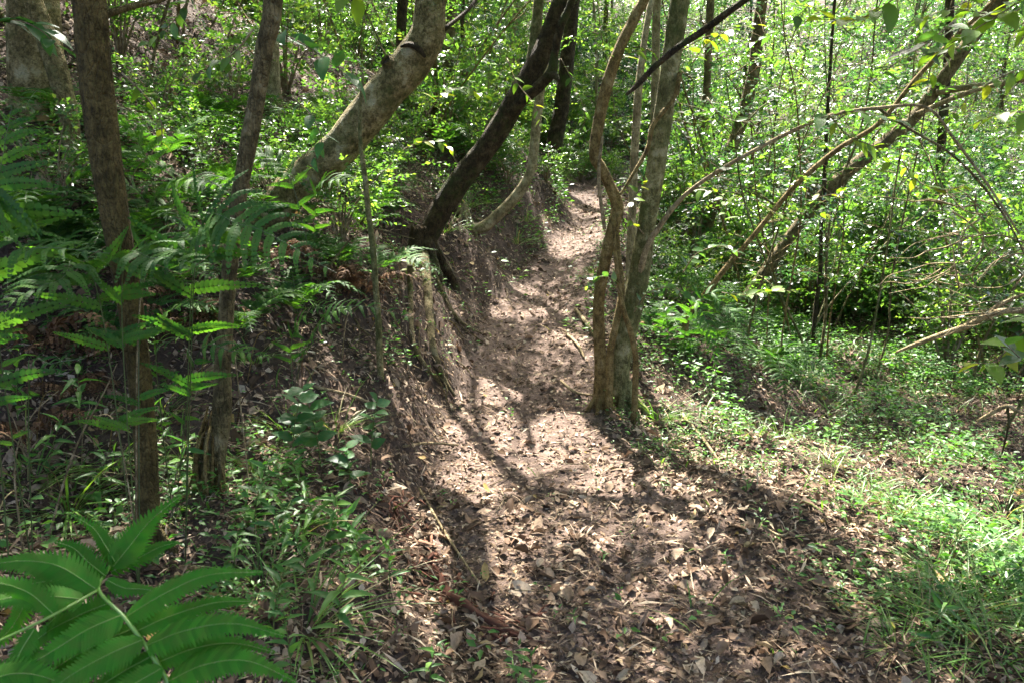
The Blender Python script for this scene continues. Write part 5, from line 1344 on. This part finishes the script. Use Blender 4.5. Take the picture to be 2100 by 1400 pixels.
# grass tufts
def tuft_mesh(nb, L, w):
    mb = MB(); th = U(0, 6.28, nb)
    d = np.stack([np.cos(th) * U(.1, 1.6, nb), np.sin(th) * U(.1, 1.6, nb), np.ones(nb)], -1)
    leaves(mb, np.stack([np.cos(th) * U(.005, .06, nb), np.sin(th) * U(.005, .06, nb), 0 * th - .01], -1), d, np.stack([-np.cos(th), -np.sin(th), .5 + 0 * th], -1), U(.5, 1, nb) * L, U(.6, 1, nb) * w,
           leaf_tpl([(.12, .35), (.35, .5), (.65, .4), (.85, .2)], .6, .25))
    return mb.mesh("grass_tuft", M_GRASS)
GT = [tuft_mesh(46, .3, .006), tuft_mesh(50, .2, .005), tuft_mesh(40, .42, .009), tuft_mesh(16, .36, .022)]
tf = [(60, 1010, 2, "long dark grass tuft at the left edge above the large frond"), (230, 960, 2, "long dark grass tuft touching the brown trunk's left side"), (370, 930, 2, "long dark grass tuft between the foreground trunks"), (540, 1190, 0, "grass tuft right of the grey trunk's roots"),
      (620, 1300, 2, "long grass tuft right of the large frond's tips"), (330, 850, 0, "grass tuft behind the brown trunk, on the bank"), (690, 880, 0, "grass tuft right behind the broad-leaved saplings, near the pole"), (1080, 455, 2, "grass tuft hanging over the path at its far bend"), (1300, 600, 2, "grass tuft behind the clump's stems"),
      (1980, 1270, 2, "tall grass tuft right of the path near the right edge"), (2080, 1180, 3, "broad-bladed grass plant cut by the right edge"), (1900, 1290, 0, "grass tuft at the path's right edge, low in the picture"),
      (2040, 1350, 2, "large grass tuft in the bottom right corner"), (1930, 1190, 0, "grass tuft above the low one at the path's right edge"), (1840, 1330, 1, "short grass tuft near the bottom right of the path"),
      (2090, 1290, 2, "grass tuft between the corner tuft and the broad-bladed plant"), (1990, 1120, 1, "grass tuft on the sunny slope by the dark curved stick"), (1350, 850, 2, "grass tuft at the mossy trunk's foot"),
      (1400, 860, 1, "fine grass tuft in the bright herb patch"), (1700, 960, 0, "grass tuft beyond the path's right side, in half shade"), (1780, 1000, 1, "short grass tuft on the sunny slope's left end"),
      (1600, 900, 0, "grass tuft in the shaded litter right of the herb patch"), (530, 960, 2, "dark grass tuft right of the grey trunk's foot"), (590, 890, 0, "grass tuft behind the broad-leaved saplings"),
      (520, 740, 2, "long grass tuft on the bank right of the grey trunk"), (610, 1090, 3, "broad-bladed grass plant below the broad-leaved saplings"), (140, 1040, 2, "dark grass tuft above the large fern frond"),
      (910, 480, 2, "sunny grass tuft right of the dark trunk's foot"), (960, 430, 2, "sunny grass tuft beside the curving pale trunk's foot"), (1000, 420, 0, "grass tuft behind the curving pale trunk's foot"),
      (1060, 500, 2, "drooping dark grass tuft on the bank at the path's bend"), (1930, 730, 2, "tall grass under the low dead branch"), (1760, 690, 2, "grass tuft right of the thin dark sapling stem"),
      (1850, 1060, 0, "yellowish grass tuft on the sunny slope's middle"), (2060, 1050, 2, "tall grass on the sunny slope at the right edge"), (1220, 560, 1, "grass tuft left of the kinked stem by the path")]
for a, b, t, lab in tf:
    o = obj("grass_tuft", GT[t], None, label=lab, category="grass tuft", group="grass tufts beside the path")
    o.location = G(a, b); o.rotation_euler = (0, 0, float(U(0, 6.28))); s = float(U(.8, 1.15)); o.scale = (s, s, s)

# dry stalks on the dark left bank
for pts_, r0, lab in (([(82, 1055, 2.5), (150, 930, 2.45), (215, 800, 2.4), (240, 745, 2.4)], .004, "yellow dry stalk leaning up to the brown trunk from the left"),
                      ([(225, 650, 2.5), (290, 600, 2.45), (380, 560, 2.4), (470, 490, 2.35)], .003, "thin pale twig crossing in front of the brown trunk"),
                      ([(270, 980, 2.5), (240, 880, 2.5), (190, 850, 2.5)], .003, "short dry stalk bending left just beside the brown trunk's lower part"),
                      ([(40, 1080, 2.4), (30, 960, 2.4), (60, 860, 2.4), (120, 800, 2.4)], .0035, "curved dry stalk in the dark at the left edge"),
                      ([(490, 700, 3.0), (470, 640, 3.0), (440, 560, 3.0)], .003, "dry stalk crossing the grey trunk at mid height"),
                      ([(640, 520, 4.6), (740, 475, 4.6), (850, 490, 4.7)], .006, "bare twig lying across the hollow left of the dark leaning trunk's foot"),
                      ([(660, 470, 4.9), (730, 520, 4.8), (810, 600, 4.8)], .006, "bare twig slanting down the bank left of the dark leaning trunk's foot"),
                      ([(990, 640, 5.9), (930, 660, 5.8), (880, 640, 5.9)], .005, "short bare twig on the bank beside the hanging root")):
    p = px3(pts_); o3 = p[0].copy()
    p[0][2] = min(p[0][2], float(H(p[0][0], p[0][1])) + .01)
    mb = MB(); tube(mb, p - o3, np.linspace(r0, r0 * .4, len(p)), 5, 20, .1, 3)
    o = obj("dry_stalk", mb.mesh("dry_stalk", M_BARK['dead' if r0 < .005 else 'grey']), None, label=lab, category="dry stalk"); o.location = o3
g6 = random.Random(77)
for n in range(40):
    a, b = g6.uniform(0, 860), g6.uniform(420, 1080)
    if a > 560 and b > 900: continue
    g = G(a, b); h = g6.uniform(.15, .55); th = g6.uniform(0, 6.28); q = [g * 0, np.array([math.cos(th) * h * .2, math.sin(th) * h * .2, h * .6]), np.array([math.cos(th) * h * .7, math.sin(th) * h * .7, h * g6.uniform(.4, 1)])]
    mb = MB(); tube(mb, q, [.003, .0025, .001], 4, 10, .1, n)
    o = obj("dry_stalk", mb.mesh("dry_stalk", (M_BARK['dead'], M_BARK['ochre'], M_DEADFERN)[n % 3]), None, label="", category="dry stalk", group="dry fern stalks on the left bank"); o.location = g
    SCATTER.append((o, "bent dry", "fern stalk"))
# small roots hanging out of the bank face below the dark leaning trunk
for n in range(30):
    a, b = g6.uniform(640, 1060), g6.uniform(520, 760)
    g = G(a, b)
    if g[0] > xc(g[1]) - hw(g[1]) - .02: continue
    nn = ground_n(np.array([g[0]]), np.array([g[1]]))[0]; dn = unit(np.array([nn[0], nn[1], -1.2])); L = g6.uniform(.12, .4)
    q = [g - nn * .02, g + nn * .03 + dn * L * .4 + RNG.normal(0, .02, 3), g + nn * .02 + dn * L + RNG.normal(0, .05, 3)]
    mb = MB(); r0 = g6.uniform(.002, .007); tube(mb, np.array(q) - g, [r0, r0 * .8, r0 * .3], 5, 10, .15, n)
    o = obj("root", mb.mesh("root", M_BARK['grey' if n % 2 else 'ochre']), ground); o.location = g
label_scatter()
